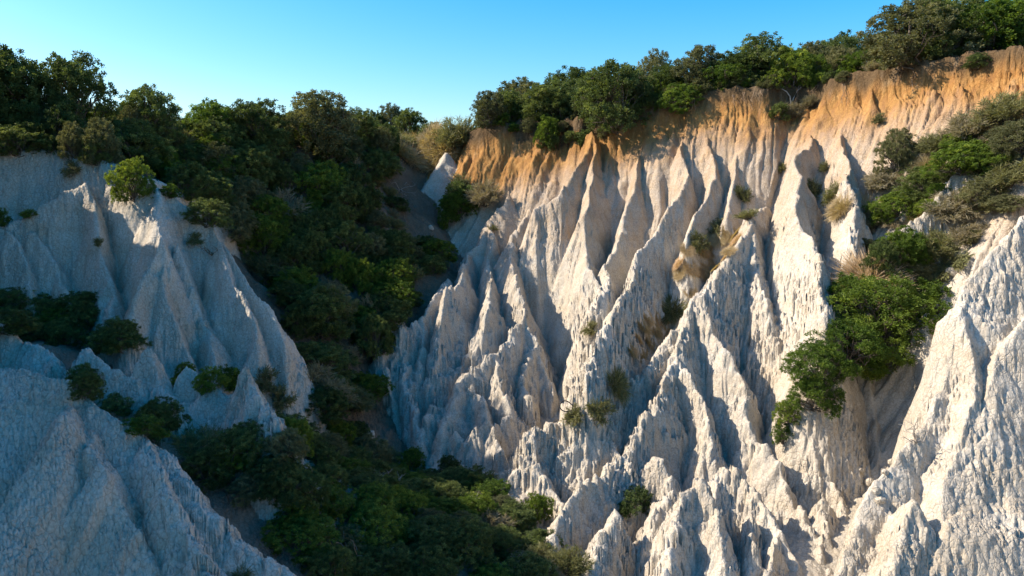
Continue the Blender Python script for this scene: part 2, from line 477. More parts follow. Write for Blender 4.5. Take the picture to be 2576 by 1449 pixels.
# --- the front spires
S([(1740, 1195, 23.6), (1715, 1290, 22.5), (1680, 1449, 20.5)], 2.0, 2.2, zone='spire', cols=0.25, a1=0.3, jag=0.35)
S([(1740, 1195, 23.6), (1785, 1280, 22.6), (1825, 1400, 21)], 2.2, 2.0, zone='spire', cols=0.3, a1=0.4, jag=0.35)
S([(1780, 1205, 24.8), (1825, 1170, 25.2), (1885, 1230, 24.4), (1950, 1310, 23.2), (2005, 1420, 21.8)], 2.0, 1.8, zone='spire', cols=0.4, jag=0.4)
S([(1891, 1097, 27.8), (1955, 1180, 26.6), (2030, 1300, 24.6), (2070, 1420, 22.8)], 2.0, 1.9, zone='spire', cols=0.35, jag=0.4)
S([(1955, 1110, 28.9), (2001, 1026, 30), (2040, 1110, 28.5), (2095, 1200, 26.8), (2128, 1330, 24.7)], 2.0, 1.9, zone='spire', cols=0.35, jag=0.4)
S([(2260, 870, 30.6), (2190, 890, 30.6), (2122, 930, 30.5), (2080, 975, 30.2), (2045, 1030, 29.8)], 1.8, 1.6, zone='spire', cols=0.25, jag=0.3)
S([(2122, 930, 30.5), (2140, 1080, 28.5), (2190, 1220, 26.6)], 2.0, 2.0, zone='spire', cols=0.3)
S([(2250, 880, 30.5), (2275, 1000, 29.2), (2255, 1130, 27.4)], 2.0, 2.0, zone='spire', cols=0.3)
for q in ([(2128, 1330, 24.6), (2120, 1400, 23.2), (2085, 1449, 22)], [(2070, 1240, 25.2), (2085, 1340, 23.6), (2050, 1440, 22)], [(2190, 1225, 26.4), (2180, 1310, 25)], [(1960, 1330, 22.8), (1940, 1449, 20.8)], [(1900, 1300, 23.4), (1885, 1420, 21.4)]):
    S(q, 2.1, 2.1, zone='spire', cols=0.35, jag=0.4)
# --- overgrown slope on the right
Ridge('slope', [(2750, 260, 35), (2576, 330, 34.5), (2400, 450, 34), (2250, 600, 32.8), (2190, 700, 31.5), (2180, 770, 31)], 2.3, 1.6, a1=0.6, a2=0.4, a3=0.2, jag=0.1, soil=0.1)
for q in ([(2180, 900, 30.3), (2200, 1030, 28.8), (2225, 1180, 27)], [(2300, 880, 29.8), (2325, 1000, 28.4)], [(2345, 790, 29.4), (2355, 900, 28.3)], [(2100, 985, 29.9), (2110, 1080, 28.7), (2150, 1180, 27.4)]):
    S(q, 2.1, 2.1, zone='spire', cols=0.3)
# --- big near ridge on the right
R13 = Ridge('near_right', [(3200, 0, 30), (2800, 330, 28), (2576, 545, 26), (2470, 660, 25), (2420, 760, 24.4), (2390, 880, 23.8), (2300, 1070, 22.3), (2200, 1230, 20.8),
                     (2110, 1445, 19), (2040, 1650, 17)], 1.08, 4.5, a1=0.8, a2=0.45, a3=0.22, lam=1.5, jag=0.2, cols=0.12, reach=18)
def N(pts, **kw):
    return Ridge('near_right', pts, 1.5, 1.5, a1=0.35, a2=0.2, a3=0.1, lam=1.3, jag=0.15, cols=0.12, reach=6, host=R13, lift=1.7, **kw)
N([(2420, 760, 'p0.1'), (2450, 900, 'p0.8'), (2435, 1050, 'p1.0')])
N([(2576, 780, 'p0.2'), (2520, 950, 'p1.0'), (2490, 1100, 'p1.2')])
N([(2303, 1254, 'p1.0'), (2265, 1350, 'p1.2'), (2235, 1449, 'p1.3')])
N([(2580, 1190, 'p1.0'), (2452, 1250, 'p0.9'), (2510, 1342, 'p1.2'), (2590, 1420, 'p1.3')])
N([(2452, 1250, 'p0.9'), (2400, 1400, 'p0.9')])
# --- the left hill, the blue-shaded cliff below it
Ridge('hill', [('w', -40, -40, 9), ('w', -30, -8, 15), ('w', -27, 10, 16), ('w', -26, 22, 13), ('w', -26, 29, 8), ('w', -27, 33, 5)], -0.02, 3.2, a1=0.3, a2=0.1, a3=0.05, jag=0.0, reach=40, soil=0.8, rnd=1.0)  # unseen shoulder, added and raised to shade the left foreground
Ridge('hill', [('w', -40, 30, 5), ('w', -29, 32, 4), (0, 330, 34), (220, 335, 35), (400, 370, 40), (560, 365, 43), (720, 370, 46), (800, 350, 48),
               (900, 370, 52), (1000, 355, 58), (1080, 345, 62), ('w', 0, 80, 5)], -0.02, 1.2, a1=0.8, a2=0.35, a3=0.14, jag=0.0, reach=70, soil=0.85, rnd=1.0)
Ridge('gully_side', [(1125, 380, 55.5), (1085, 440, 54), (1040, 510, 52.5), (1005, 575, 51)], 1.3, 1.2, a1=0.3, jag=0.1, reach=6)
Ridge('left_cliff', [('w', -60, 20, 2), (-500, 380, 32), (-100, 385, 31.5), (0, 385, 31.2), (110, 372, 31.5), (250, 400, 31.2), (330, 430, 30.8)],
      0.35, 2.3, a1=0.6, lam=2.2, jag=0.08, reach=12)
Ridge('left_cliff', [(330, 430, 30.8), (400, 468, 30.2), (480, 520, 30.6), (545, 565, 30.4), (600, 650, 29.6), (680, 770, 28.4), (722, 870, 27.4), (728, 960, 26.8)],
      2.2, 2.3, a1=0.5, jag=0.1, reach=12)
def LC(pts, **kw):
    return Ridge('left_cliff', pts, 2.2, 2.2, a1=0.35, a2=0.25, a3=0.12, lam=1.6, jag=0.2, reach=8, **kw)
LC([(0, 560, 'p1.4'), (70, 545, 'p1.2'), (140, 510, 'p1'), (205, 460, 'p0.9'), (235, 560, 'p1.3'), (262, 700, 'p1.6'), (280, 790, 'p1.8')])
LC([(30, 570, 'p0.4'), (45, 650, 'p0.8'), (75, 790, 'p1.2')])
LC([(95, 580, 'p0.3'), (130, 680, 'p0.7'), (185, 790, 'p1')])
LC([(400, 470, 'p0.3'), (380, 560, 'p1.2'), (395, 650, 'p1.8'), (420, 760, 'p2.3'), (470, 890, 'p2.6')])
LC([(385, 590, 'p0.6'), (345, 700, 'p1'), (320, 830, 'p1.2')])
LC([(440, 620, 'p0.6'), (520, 790, 'p1.2'), (550, 900, 'p1.6')])
LC([(560, 600, 'p0.4'), (600, 720, 'p0.8'), (640, 850, 'p1.2')])
# --- overgrown terrace through the valley
Ridge('terrace', [('w', -40, 22, -3), (-300, 820, 25), (0, 850, 25), (150, 870, 25), (300, 950, 24.7), (480, 1010, 24.3), (700, 1100, 24.8), (820, 1170, 25), (950, 1250, 25), (1200, 1345, 23.5), (1350, 1440, 22)],
      0.5, 0.5, a1=0.15, a2=0.05, a3=0.03, jag=0, reach=14, soil=0.7, rnd=1.0)
Ridge('terrace', [(330, 1105, 19.2), (430, 1125, 19.4), (560, 1150, 19.6), (700, 1190, 20), (850, 1255, 20.6), (1000, 1325, 20.8), (1200, 1405, 20.6), (1350, 1460, 20.4)],
      0.4, 0.5, a1=0.15, a2=0.05, a3=0.03, jag=0, reach=9, soil=0.7, rnd=1.0)
# --- small pale knobs
def K(pts, k=1.9, **kw):
    pts = [(u, v - 14, d - 1.3) for u, v, d in pts]
    return Ridge('knob', pts, k, k, a1=0.25, a2=0.18, a3=0.09, lam=1.2, jag=0.25, reach=5, **kw)
K([(-100, 800, 24), (0, 838, 23), (60, 880, 22.6), (110, 893, 22.4), (160, 920, 22)])
K([(232, 886, 22.3), (290, 925, 21.9), (345, 965, 21.5)])
K([(380, 903, 22.2), (400, 960, 21.7), (440, 1030, 21)])
K([(475, 950, 22.6), (540, 1005, 22)])
K([(620, 938, 21.9), (650, 990, 21.4), (690, 1060, 20.6)])
K([(340, 970, 21.6), (380, 1000, 21.7), (470, 1020, 22), (560, 1020, 22), (620, 1000, 21.9)], 1.3)
# --- big near dome on the left
L1 = Ridge('near_left', [('w', -30, 14, -2), (-600, 900, 18), (-150, 940, 17.2), (0, 928, 17), (70, 925, 16.9), (160, 958, 16.6), (215, 1010, 16.4), (330, 1080, 16.2), (420, 1150, 16), (480, 1230, 15.7), (540, 1290, 15.5),
                    (640, 1365, 15.2), (745, 1449, 14.9), (900, 1620, 14)], 1.6, 1.0, a1=0.35, a2=0.16, a3=0.07, lam=1.5, jag=0.12, reach=13)
def D(pts):
    return Ridge('near_left', pts, 1.9, 1.5, a1=0.25, a2=0.16, a3=0.08, lam=1.1, jag=0.15, reach=5, host=L1, lift=1.7)
D([(172, 962, 'p0.2'), (152, 1041, 'p0.9'), (80, 1149, 'p1.3'), (0, 1253, 'p1.5'), (-60, 1320, 'p1.6')])
D([(215, 1090, 'p0.2'), (224, 1173, 'p0.6'), (288, 1289, 'p1.2'), (256, 1409, 'p1.4'), (240, 1500, 'p1.4')])
D([(360, 1110, 'p0.2'), (420, 1230, 'p0.7'), (470, 1340, 'p0.9'), (500, 1449, 'p1.0')])

ZONES = ['floor', 'cliff', 'pinnacle', 'ridge', 'spire', 'slope', 'near_right', 'hill', 'gully_side', 'left_cliff', 'terrace', 'knob', 'near_left']

def terrain(x, y, gx, gy):
    """full detail: height, zone, ochre, soil, grey"""
    # soft wander of every crest and rill
    wx = x + 0.28 * vnoise(x / 1.7, y / 1.7, 901) + 0.09 * vnoise(x / 0.5, y / 0.5, 902)
    wy = y + 0.28 * vnoise(x / 1.7, y / 1.7, 903) + 0.09 * vnoise(x / 0.5, y / 0.5, 904)
    # clay fingers: each cell takes (part of) the height at its own centre, so slopes break into upright columns
    right = smooth(-9.0, -5.0, x)
    patch = smooth(-0.25, 0.5, fbm(x / 2.2, y / 2.2, 611, 3))
    s1, s2 = 0.24, 0.105
    rough = smooth(-9, -6, x) * smooth(10, 6.5, x - 0.12 * (y - 24)) * smooth(40.5, 37, y) * (0.55 + 0.45 * vnoise(x / 2.2, y / 2.2, 640))
    b0, b00, r0, tx, ty = cells(x / 0.42, y / 0.42, gx, gy, 1.8, 21)
    wx = wx + tx * 0.42 * 0.6 * rough; wy = wy + ty * 0.42 * 0.6 * rough
    b1, b2, r1, vx, vy = cells(x / s1, y / s1, gx, gy, 2.7, 31)
    far = np.maximum(smooth(37, 42, y) * right, 0.6 * smooth(7.5, 9.5, x) * smooth(28, 25, y))
    f1 = (1 - 0.65 * far) * (0.08 + 0.5 * patch) * (0.5 + 0.5 * right)
    wx = wx + vx * s1 * f1; wy = wy + vy * s1 * f1
    c1, c2, r2, ux, uy = cells(x / s2 + 7.7, y / s2, gx, gy, 2.6, 35)
    f2 = (1 - 0.5 * far) * (0.04 + 0.28 * patch) * (0.5 + 0.5 * right)
    wx = wx + ux * s2 * f2; wy = wy + uy * s2 * f2
    left = 1 - right
    knob = -0.05 * left * (1 - smooth(0.0, 0.22, c2 - c1)) + rough * (0.6 * (r0 - 0.45) - 0.22 * b0 * b0) + f1 * (0.16 * (r1 - 0.5) - 0.16 * b1 * b1) + (f2 + 0.15 * left) * (0.09 * (r2 - 0.5) - 0.07 * c1 * c1) - 0.02 * (1 - smooth(0.0, 0.16, c2 - c1)) * (1 - 0.5 * right)
    wx = wx.astype(np.float32); wy = wy.astype(np.float32)
    z = floor_height(wx, wy).astype(np.float32) + 0.12 * fbm(x / 1.3, y / 1.3, 40)
    zone = np.zeros(x.shape, np.int8); colm = np.zeros(x.shape, np.float32)
    ochre = np.zeros(x.shape, np.float32); soil = np.full(x.shape, 0.25, np.float32)
    for r in RIDGES:
        m = np.nonzero(near_box(r, wx, wy))[0]
        if not len(m):
            continue
        zz, d, zc, drop = r.eval(wx[m], wy[m])
        up = zz > z[m]
        mm = m[up]
        z[mm] = zz[up]; zone[mm] = ZONES.index(r.zone)
        colm[mm] = np.maximum(r.cols * 1.3, r.colmin) * smooth(-0.1, 0.4, d[up])
        soil[mm] = r.soil
    # geology of the big cliff: ochre beds under the plateau
    rc = RIDGES[0]
    m = np.nonzero((zone > 0) & (zone <= 4))[0]
    d, s, zc, sg, ox, oy = rc.near(wx[m], wy[m])
    below = zc - z[m]
    thick = 2.2 * (1 - smooth(9.0, 17.0, s))
    ochre[m] = 1 - smooth(1.8, 6.2, below - thick + 1.0 * fbm(wx[m] / 2.5, wy[m] / 2.5, 77))
    ochre[m] = np.maximum(ochre[m], 0.38 * (1 - smooth(3.0, 12.0, below + 2.0 * fbm(wx[m] / 3.0, wy[m] / 3.0, 78))))
    z[m] += (ochre[m] ** 2) * (0.20 * fbm(wx[m] / 0.5, wy[m] / 0.5, 79) + 0.35 * fbm(wx[m] / 1.4, wy[m] / 1.4, 80, 2))
    soil[m] = np.maximum(soil[m], np.where(sg > 0, 0.9, 0.9 * (1 - smooth(0.4, 1.5, below + 0.3 * vnoise(s / 0.8, s * 0, 5)))))
    z += knob * np.where(soil > 0.4, 0.4, 1.0)
    # popcorn crust
    z += 0.03 * vnoise(x / 0.16, y / 0.16, 50) + 0.012 * vnoise(x / 0.07, y / 0.07, 51)
    grey = sat(colm)
    return z, zone, ochre, soil, grey

# polar sheet round the viewpoint, finer where it is near and steep
th = [-100.0]
while th[-1] < 100:
    a = abs(th[-1])
    th.append(th[-1] + (0.07 if a < 37.5 else min(1.5, 0.07 + (a - 37.5) * 0.03)))
TH = np.radians(np.array(th))
NA, NR = len(TH), 800
R0, R1 = 6.0, 82.0
rc_ = np.linspace(R0, R1, 420)
ci = np.unique(np.r_[np.arange(0, NA, 4), NA - 1])
XX = np.sin(TH[ci])[:, None] * rc_[None]; YY = np.cos(TH[ci])[:, None] * rc_[None]
ZZ = base_height(XX.ravel(), YY.ravel()).reshape(XX.shape)
dr = np.diff(rc_)[None]; rm = (rc_[1:] + rc_[:-1])[None] / 2
dens = np.sqrt((0.55 * dr / rm) ** 2 + (np.diff(ZZ, axis=1) / rm) ** 2)
ker = np.ones(9) / 9
dens = np.apply_along_axis(lambda q: np.convolve(np.pad(q, 4, mode='edge'), ker, 'valid'), 1, dens)
dens = np.apply_along_axis(lambda q: np.convolve(np.pad(q, 4, mode='edge'), ker, 'valid'), 0, dens)
cum = np.concatenate([np.zeros((len(ci), 1)), np.cumsum(dens, 1)], 1)
cum /= cum[:, -1:]
tq = np.linspace(0, 1, NR)
RRc = np.array([np.interp(tq, cum[i], rc_) for i in range(len(ci))])
RR = np.empty((NA, NR))
for j in range(NR):
    RR[:, j] = np.interp(np.arange(NA), ci, RRc[:, j])
GX = (np.sin(TH)[:, None] * RR).astype(np.float32); GY = (np.cos(TH)[:, None] * RR).astype(np.float32)
# downslope direction of the bare form
zr = np.gradient(ZZ, rc_, axis=1); zt = np.gradient(ZZ, TH[ci], axis=0) / rc_[None]
def blur(q):
    for ax in (0, 1):
        q = np.apply_along_axis(lambda w: np.convolve(np.pad(w, 2, mode='edge'), np.ones(5) / 5, 'valid'), ax, q)
    return q
zr, zt = blur(zr), blur(zt)
sn, cs = np.sin(TH[ci])[:, None], np.cos(TH[ci])[:, None]
gxc = zr * sn + zt * cs; gyc = zr * cs - zt * sn
ci_i = np.interp(np.arange(NA), ci, np.arange(len(ci)))
i0 = np.clip(np.floor(ci_i).astype(int), 0, len(ci) - 2)
rj = np.clip(((RR - R0) / (R1 - R0) * 419).astype(int), 0, 419)
near_c = np.where((ci_i - i0)[:, None] < 0.5, i0[:, None], i0[:, None] + 1)
GDX = gxc[near_c, rj]; GDY = gyc[near_c, rj]
gn = np.maximum(np.hypot(GDX, GDY), 1e-4)
GDX = (GDX / gn).astype(np.float32).ravel(); GDY = (GDY / gn).astype(np.float32).ravel()
gz_, gzone, goch, gsoil, ggrey = terrain(GX.ravel(), GY.ravel(), GDX, GDY)
GZ = gz_.reshape(GX.shape)

def ground(x, y):
    """height of the built sheet at a world position"""
    a = math.atan2(x, y); r = math.hypot(x, y)
    i = min(max(int(np.searchsorted(TH, a)), 0), NA - 1)
    return float(np.interp(r, RR[i], GZ[i]))

# picture-resolution look-up of the nearest ground point, used only to find where things stand
BW, BH = 644, 362
fz = GY * CP - GZ * SP
pu = (PW / 2 + FPX * GX / np.maximum(fz, 0.1)) / 4; pv = (PH / 2 - FPX * (GY * SP + GZ * CP) / np.maximum(fz, 0.1)) / 4
ok = (fz > 1) & (pu >= 0) & (pu < BW) & (pv >= 0) & (pv < BH)
idx = np.nonzero(ok.ravel())[0]
order = idx[np.argsort(-GY.ravel()[idx])]
DB = np.full((BH, BW), -1, np.int64)
DB[pv.ravel()[order].astype(int), pu.ravel()[order].astype(int)] = order
def at(u, v):
    """ground point seen at picture position (u, v), searching downwards past gaps"""
    iu = int(np.clip(u / 4, 0, BW - 1)); iv = int(np.clip(v / 4, 0, BH - 1))
    for k in range(80):
        if iv + k < BH and DB[iv + k, iu] >= 0:
            q = DB[iv + k, iu]
            return float(GX.ravel()[q]), float(GY.ravel()[q]), float(GZ.ravel()[q])
    return P(u, v, 40)

STRUCT = {
    'floor': ('valley_floor', 'shaded pale clay floor of the narrow valley'),
    'cliff': ('clay_cliff', 'tall fluted cream clay cliff with an ochre band under the plateau'),
    'pinnacle': ('pinnacle_buttress', 'jagged pale pinnacle buttress beside the dark valley thicket'),
    'ridge': ('diagonal_ridge', 'long jagged clay ridge running diagonally down to the lower middle'),
    'spire': ('spire_group', 'row of sharp pale clay spires at lower right centre'),
    'slope': ('overgrown_slope', 'brown overgrown slope below the right end of the cliff'),
    'near_right': ('sunlit_ridge', 'big sunlit cream clay ridge filling the right foreground'),
    'hill': ('hillside', 'dark earth hillside under the shrubs at the left, plus an added unseen shoulder'),
    'gully_side': ('gully_bank', 'bluish clay bank in the gully below the saddle'),
    'left_cliff': ('shaded_cliff', 'blue-shaded clay cliff with pointed spurs at the left'),
    'terrace': ('valley_terrace', 'earth terrace under the dark valley thicket'),
    'knob': ('clay_knobs', 'row of small pale clay knobs behind the left foreground dome'),
    'near_left': ('clay_dome', 'big cracked blue-shaded clay dome in the left foreground'),
}
ii = (np.arange(NA - 1)[:, None] * NR + np.arange(NR - 1)[None]).ravel()
FQ = np.stack([ii, ii + 1, ii + NR + 1, ii + NR], 1)[:, ::-1]
fzone = gzone[ii]
VV = np.stack([GX.ravel(), GY.ravel(), GZ.ravel()], 1)
for zi, zn in enumerate(ZONES):
    fs = FQ[fzone == zi]
    if not len(fs):
        continue
    uq, inv = np.unique(fs, return_inverse=True)
    nm, lb = STRUCT[zn]
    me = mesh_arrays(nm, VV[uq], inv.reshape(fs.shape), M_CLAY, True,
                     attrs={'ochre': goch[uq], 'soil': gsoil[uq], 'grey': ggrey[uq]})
    link(nm, me, kind='structure', label=lb)

# far country all round, joined below the edge of the detailed sheet
ang = np.radians(np.arange(0, 361, 3.0)); rad = np.array([5.0, 9, 15, 25, 40, 60, 80, 95, 130, 200, 400, 900, 1800])
AA, RD = np.meshgrid(ang, rad, indexing='ij')
ox_ = np.sin(AA) * RD; oy_ = np.cos(AA) * RD
oz_ = base_height(ox_.ravel(), oy_.ravel()).reshape(ox_.shape)
inside = (np.abs(((AA + math.pi) % (2 * math.pi)) - math.pi) < math.radians(101)) & (RD < 82)
oz_ = np.where(inside, oz_ - 6.0, oz_ - 0.6)
oz_ = np.where(RD > 150, -18.0, np.minimum(oz_, 4.5))
na, nr = ox_.shape
jj = (np.arange(na - 1)[:, None] * nr + np.arange(nr - 1)[None]).ravel()
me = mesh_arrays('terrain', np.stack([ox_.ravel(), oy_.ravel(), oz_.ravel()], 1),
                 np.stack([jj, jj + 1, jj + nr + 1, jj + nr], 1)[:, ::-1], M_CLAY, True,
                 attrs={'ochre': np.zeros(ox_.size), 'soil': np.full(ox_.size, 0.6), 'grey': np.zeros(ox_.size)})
link('terrain', me, kind='structure', label='surrounding open country beyond the cliffs')
print('terrain verts', len(VV))
#VEGETATION
# ------------------------------------------------------------------ vegetation: prototypes
rng = np.random.default_rng(7)

def unit(v):
    return v / np.maximum(np.linalg.norm(v, axis=-1, keepdims=True), 1e-9)

def tube(paths, sides=5):
    """paths: list of (points (n,3), radii (n)) -> verts, quad faces"""
    V, Fc, o = [], [], 0
    for pts, rad in paths:
        pts = np.asarray(pts, float); n = len(pts)
        t = unit(np.gradient(pts, axis=0))
        ref = np.where(np.abs(t[:, 2:3]) > 0.9, np.array([[1.0, 0, 0]]), np.array([[0, 0, 1.0]]))
        a = unit(np.cross(t, ref)); b = np.cross(t, a)
        an = np.linspace(0, 2 * math.pi, sides, endpoint=False)
        ring = pts[:, None] + np.asarray(rad)[:, None, None] * (np.cos(an)[None, :, None] * a[:, None] + np.sin(an)[None, :, None] * b[:, None])
        V.append(ring.reshape(-1, 3))
        for i in range(n - 1):
            for j in range(sides):
                k = (j + 1) % sides
                Fc.append((o + i * sides + j, o + i * sides + k, o + (i + 1) * sides + k, o + (i + 1) * sides + j))
        o += n * sides
    return np.concatenate(V), np.array(Fc)

def kinked(a, b, n, amp, sag=0.0):
    a = np.asarray(a, float); b = np.asarray(b, float)
    t = np.linspace(0, 1, n)[:, None]
    p = a + (b - a) * t
    L = np.linalg.norm(b - a)
    p[1:-1] += rng.normal(0, amp * L, (n - 2, 3))
    p[:, 2] += sag * np.sin(t[:, 0] * math.pi) * L
    return p

def leaves(cen, dirs, length, width, tone):
    """rhombic leaves: centre points, directions -> verts, quads, face tone"""
    n = len(cen)
    side = unit(np.cross(dirs, rng.normal(0, 1, (n, 3))))
    l = (length * rng.uniform(0.7, 1.3, n))[:, None]; w = (width * rng.uniform(0.7, 1.3, n))[:, None]
    up = unit(np.cross(dirs, side)) * (w * 0.4)
    v = np.stack([cen - dirs * l * 0.5, cen + side * w * 0.5 + up, cen + dirs * l * 0.5, cen - side * w * 0.5 + up], 1).reshape(-1, 3)
    f = np.arange(n * 4).reshape(n, 4)
    return v, f, tone

def make_dense(name, kind, nl, nt, nv, leaf, tall=1.0, flat=0.0, spread=0.30, tr=0.055, lr=(0.13, 0.2)):
    lob = []
    for i in range(nl):
        a = i * 2.399 + rng.uniform(-0.4, 0.4); r = spread * math.sqrt((i + 0.5) / nl) * rng.uniform(0.85, 1.15)
        h = 0.28 + 0.50 * (1 - (r / spread) ** 2 * 0.7) * rng.uniform(0.65, 1.12) * tall
        lob.append((math.cos(a) * r, math.sin(a) * r, h, rng.uniform(*lr)))
    for i in range(nl // 2 + 3):            # low skirt, down to the ground
        a = i * 2.1 + rng.uniform(0, 0.8); r = spread * rng.uniform(0.55, 1.2)
        lob.append((math.cos(a) * r, math.sin(a) * r, rng.uniform(0.06, 0.3), rng.uniform(*lr) * 0.95))
    C, D, T = [], [], []
    for (x, y, z, r) in lob:
        d = unit(rng.normal(0, 1, (nt, 3)) + np.array([x * 1.2, y * 1.2, 0.35 - flat]))
        rr = r * rng.uniform(0.62, 1.25, (nt, 1))
        tc = np.array([x, y, z]) + d * rr * np.array([1, 1, 1.15])
        tone_t = np.clip(rng.normal(rng.uniform(0.25, 0.6), 0.24, nt), 0, 1)
        for j in range(nt):
            ax = unit(d[j] * 0.7 + np.array([0, 0, 0.8]))
            ld = unit(ax + rng.normal(0, 0.75, (nv, 3)))
            p = tc[j] + ld * tr * rng.uniform(0.25, 1.0, (nv, 1)) * np.array([1, 1, 1.25])
            C.append(p); D.append(unit(ld + rng.normal(0, 0.35, (nv, 3))))
            T.append(np.clip(tone_t[j] + rng.normal(0, 0.14, nv), 0, 1))
    C = np.concatenate(C); D = np.concatenate(D); T = np.concatenate(T)
    keep = C[:, 2] > 0.01
    v, f, t = leaves(C[keep], D[keep], leaf, leaf * 0.6, T[keep])
    crown = mesh_arrays(name + '_crown', v, f, M_LEAF[kind], False, face_attrs={'tone': t})
    paths = []
    for (x, y, z, r) in lob:
        e = (x, y, z)
        p = kinked((rng.normal(0, 0.03), rng.normal(0, 0.03), -0.08), e, 5, 0.06)
        paths.append((p, np.linspace(0.016, 0.005, 5)))
        for q in range(3):
            m = p[3] if q else p[2]
            paths.append((kinked(m, np.array(e) + unit(rng.normal(0, 1, 3) + [0, 0, 0.5]) * r * 0.9, 4, 0.08), np.linspace(0.008, 0.003, 4)))
    tv, tf = tube(paths, 4)
    return crown, mesh_arrays(name + '_trunk', tv, tf, M_BARK, True)

def make_broom(name, kind, n=2600, droop=0.1, fine=0.0055):
    """airy shrub of thin upright twigs"""
    paths = []; ends = []
    for i in range(46):
        a = rng.uniform(0, 6.28); r = 0.42 * math.sqrt(rng.uniform(0.03, 1)); h = rng.uniform(0.45, 0.85) * (1.05 - r)
        e = (math.cos(a) * r, math.sin(a) * r, h)
        p = kinked((e[0] * 0.1, e[1] * 0.1, -0.05), e, 5, 0.05, 0.06)
        paths.append((p, np.linspace(0.012, 0.004, 5))); ends.append(p)
    k = rng.integers(0, len(ends), n); t = rng.uniform(0.35, 1.0, n)
    E = np.array(ends)
    i0 = np.minimum((t * 4).astype(int), 3); ft = (t * 4 - i0)[:, None]
    base = E[k, i0] * (1 - ft) + E[k, i0 + 1] * ft
    d = unit(unit(E[k, 4] - E[k, 2]) + rng.normal(0, 0.55, (n, 3)) + [0, 0, 0.25])
    L = rng.uniform(0.10, 0.24, n)[:, None]
    side = unit(np.cross(d, rng.normal(0, 1, (n, 3)))) * fine
    tip = base + d * L; tip[:, 2] -= droop * L[:, 0]
    mid = base + d * L * 0.55 + side * 0.2
    v = np.stack([base, mid + side, tip, mid - side], 1).reshape(-1, 3)
    m = n * 2                                   # small leaves along the twigs
    kk = rng.integers(0, n, m); tt = rng.uniform(0.2, 1, (m, 1))
    lc = base[kk] + (tip[kk] - base[kk]) * tt + rng.normal(0, 0.008, (m, 3))
    lv, lf, _ = leaves(lc, unit(d[kk] + rng.normal(0, 0.6, (m, 3))), 0.026, 0.011, None)
    tone = np.concatenate([np.clip(rng.normal(0.45, 0.25, n), 0, 1), np.clip(rng.normal(0.5, 0.25, m), 0, 1)])
    f = np.concatenate([np.arange(n * 4).reshape(n, 4), lf + n * 4])
    crown = mesh_arrays(name + '_crown', np.concatenate([v, lv]), f, M_LEAF[kind], False, face_attrs={'tone': tone})
    tv, tf = tube(paths, 4)
    return crown, mesh_arrays(name + '_trunk', tv, tf, M_BARK, True)

def make_grass(name, kind, n=1500, w=0.011, lean=0.35):
    r = 0.5 * np.sqrt(rng.uniform(0, 1, n)); a = rng.uniform(0, 6.28, n)
    base = np.stack([np.cos(a) * r, np.sin(a) * r, np.full(n, -0.12)], 1)
    d = unit(np.stack([np.cos(a) * r, np.sin(a) * r, np.full(n, 0.75)], 1) + rng.normal(0, lean, (n, 3)) * [1, 1, 0.2])
    L = rng.uniform(0.45, 1.05, n)[:, None] * (1.15 - r[:, None])
    side = unit(np.cross(d, rng.normal(0, 1, (n, 3)))) * w
    tip = base + d * L + unit(np.stack([np.cos(a), np.sin(a), np.full(n, -0.6)], 1)) * L * rng.uniform(0.05, 0.3, (n, 1))
    mid = base + d * L * 0.55
    v = np.stack([base, mid + side, tip, mid - side], 1).reshape(-1, 3)
    return mesh_arrays(name, v, np.arange(n * 4).reshape(n, 4), M_LEAF[kind], False,
                       face_attrs={'tone': np.clip(rng.normal(0.5, 0.28, n), 0, 1)})

PROTO = {
    'oak': [make_dense('oak_a', 'oak', 15, 26, 42, 0.026), make_dense('oak_b', 'oak', 18, 24, 40, 0.025, tall=1.1, spread=0.33), make_dense('oak_c', 'oak', 13, 28, 42, 0.026, spread=0.31)],
    'grey': [make_dense('grey_a', 'grey', 17, 24, 42, 0.025, tall=1.05), make_dense('grey_b', 'grey', 14, 27, 42, 0.025, spread=0.32)],
    'bright': [make_dense('bright_a', 'bright', 14, 25, 40, 0.027), make_dense('bright_b', 'bright', 17, 22, 40, 0.027, spread=0.34)],
    'loose': [make_dense('loose_a', 'bright', 22, 15, 34, 0.026, spread=0.42, lr=(0.08, 0.13), tr=0.06), make_dense('loose_b', 'bright', 19, 17, 34, 0.026, tall=1.1, spread=0.4, lr=(0.08, 0.14), tr=0.06)],
    'small': [make_dense('small_a', 'bright', 7, 18, 24, 0.05, tr=0.085), make_dense('small_b', 'bright', 6, 20, 22, 0.055, tall=1.1, tr=0.09)],
    'smalloak': [make_dense('small_c', 'oak', 7, 20, 24, 0.045, tr=0.08)],
    'broom': [make_broom('broom_a', 'broom'), make_broom('broom_b', 'weed')],
    'weed': [make_broom('weed_a', 'weed', 1100, 0.3, 0.012)],
    'dry': [make_grass('dry_grass_a', 'dry'), make_grass('dry_grass_b', 'dry', lean=0.5)],
    'weedgrass': [make_grass('weed_grass', 'weed', 1000, 0.014, 0.5)],
}
CAT = {'loose': 'bush', 'oak': 'evergreen shrub', 'grey': 'olive shrub', 'bright': 'green shrub', 'small': 'bush', 'smalloak': 'bush', 'broom': 'broom shrub', 'weed': 'weed',
       'dry': 'grass', 'weedgrass': 'grass'}
NAME = {'loose': 'bush', 'oak': 'evergreen_shrub', 'grey': 'olive_shrub', 'bright': 'green_shrub', 'small': 'bush', 'smalloak': 'bush', 'broom': 'broom_shrub', 'weed': 'weed',
        'dry': 'grass_tuft', 'weedgrass': 'grass_tuft'}
prnd = random.Random(11)
PLACED = []

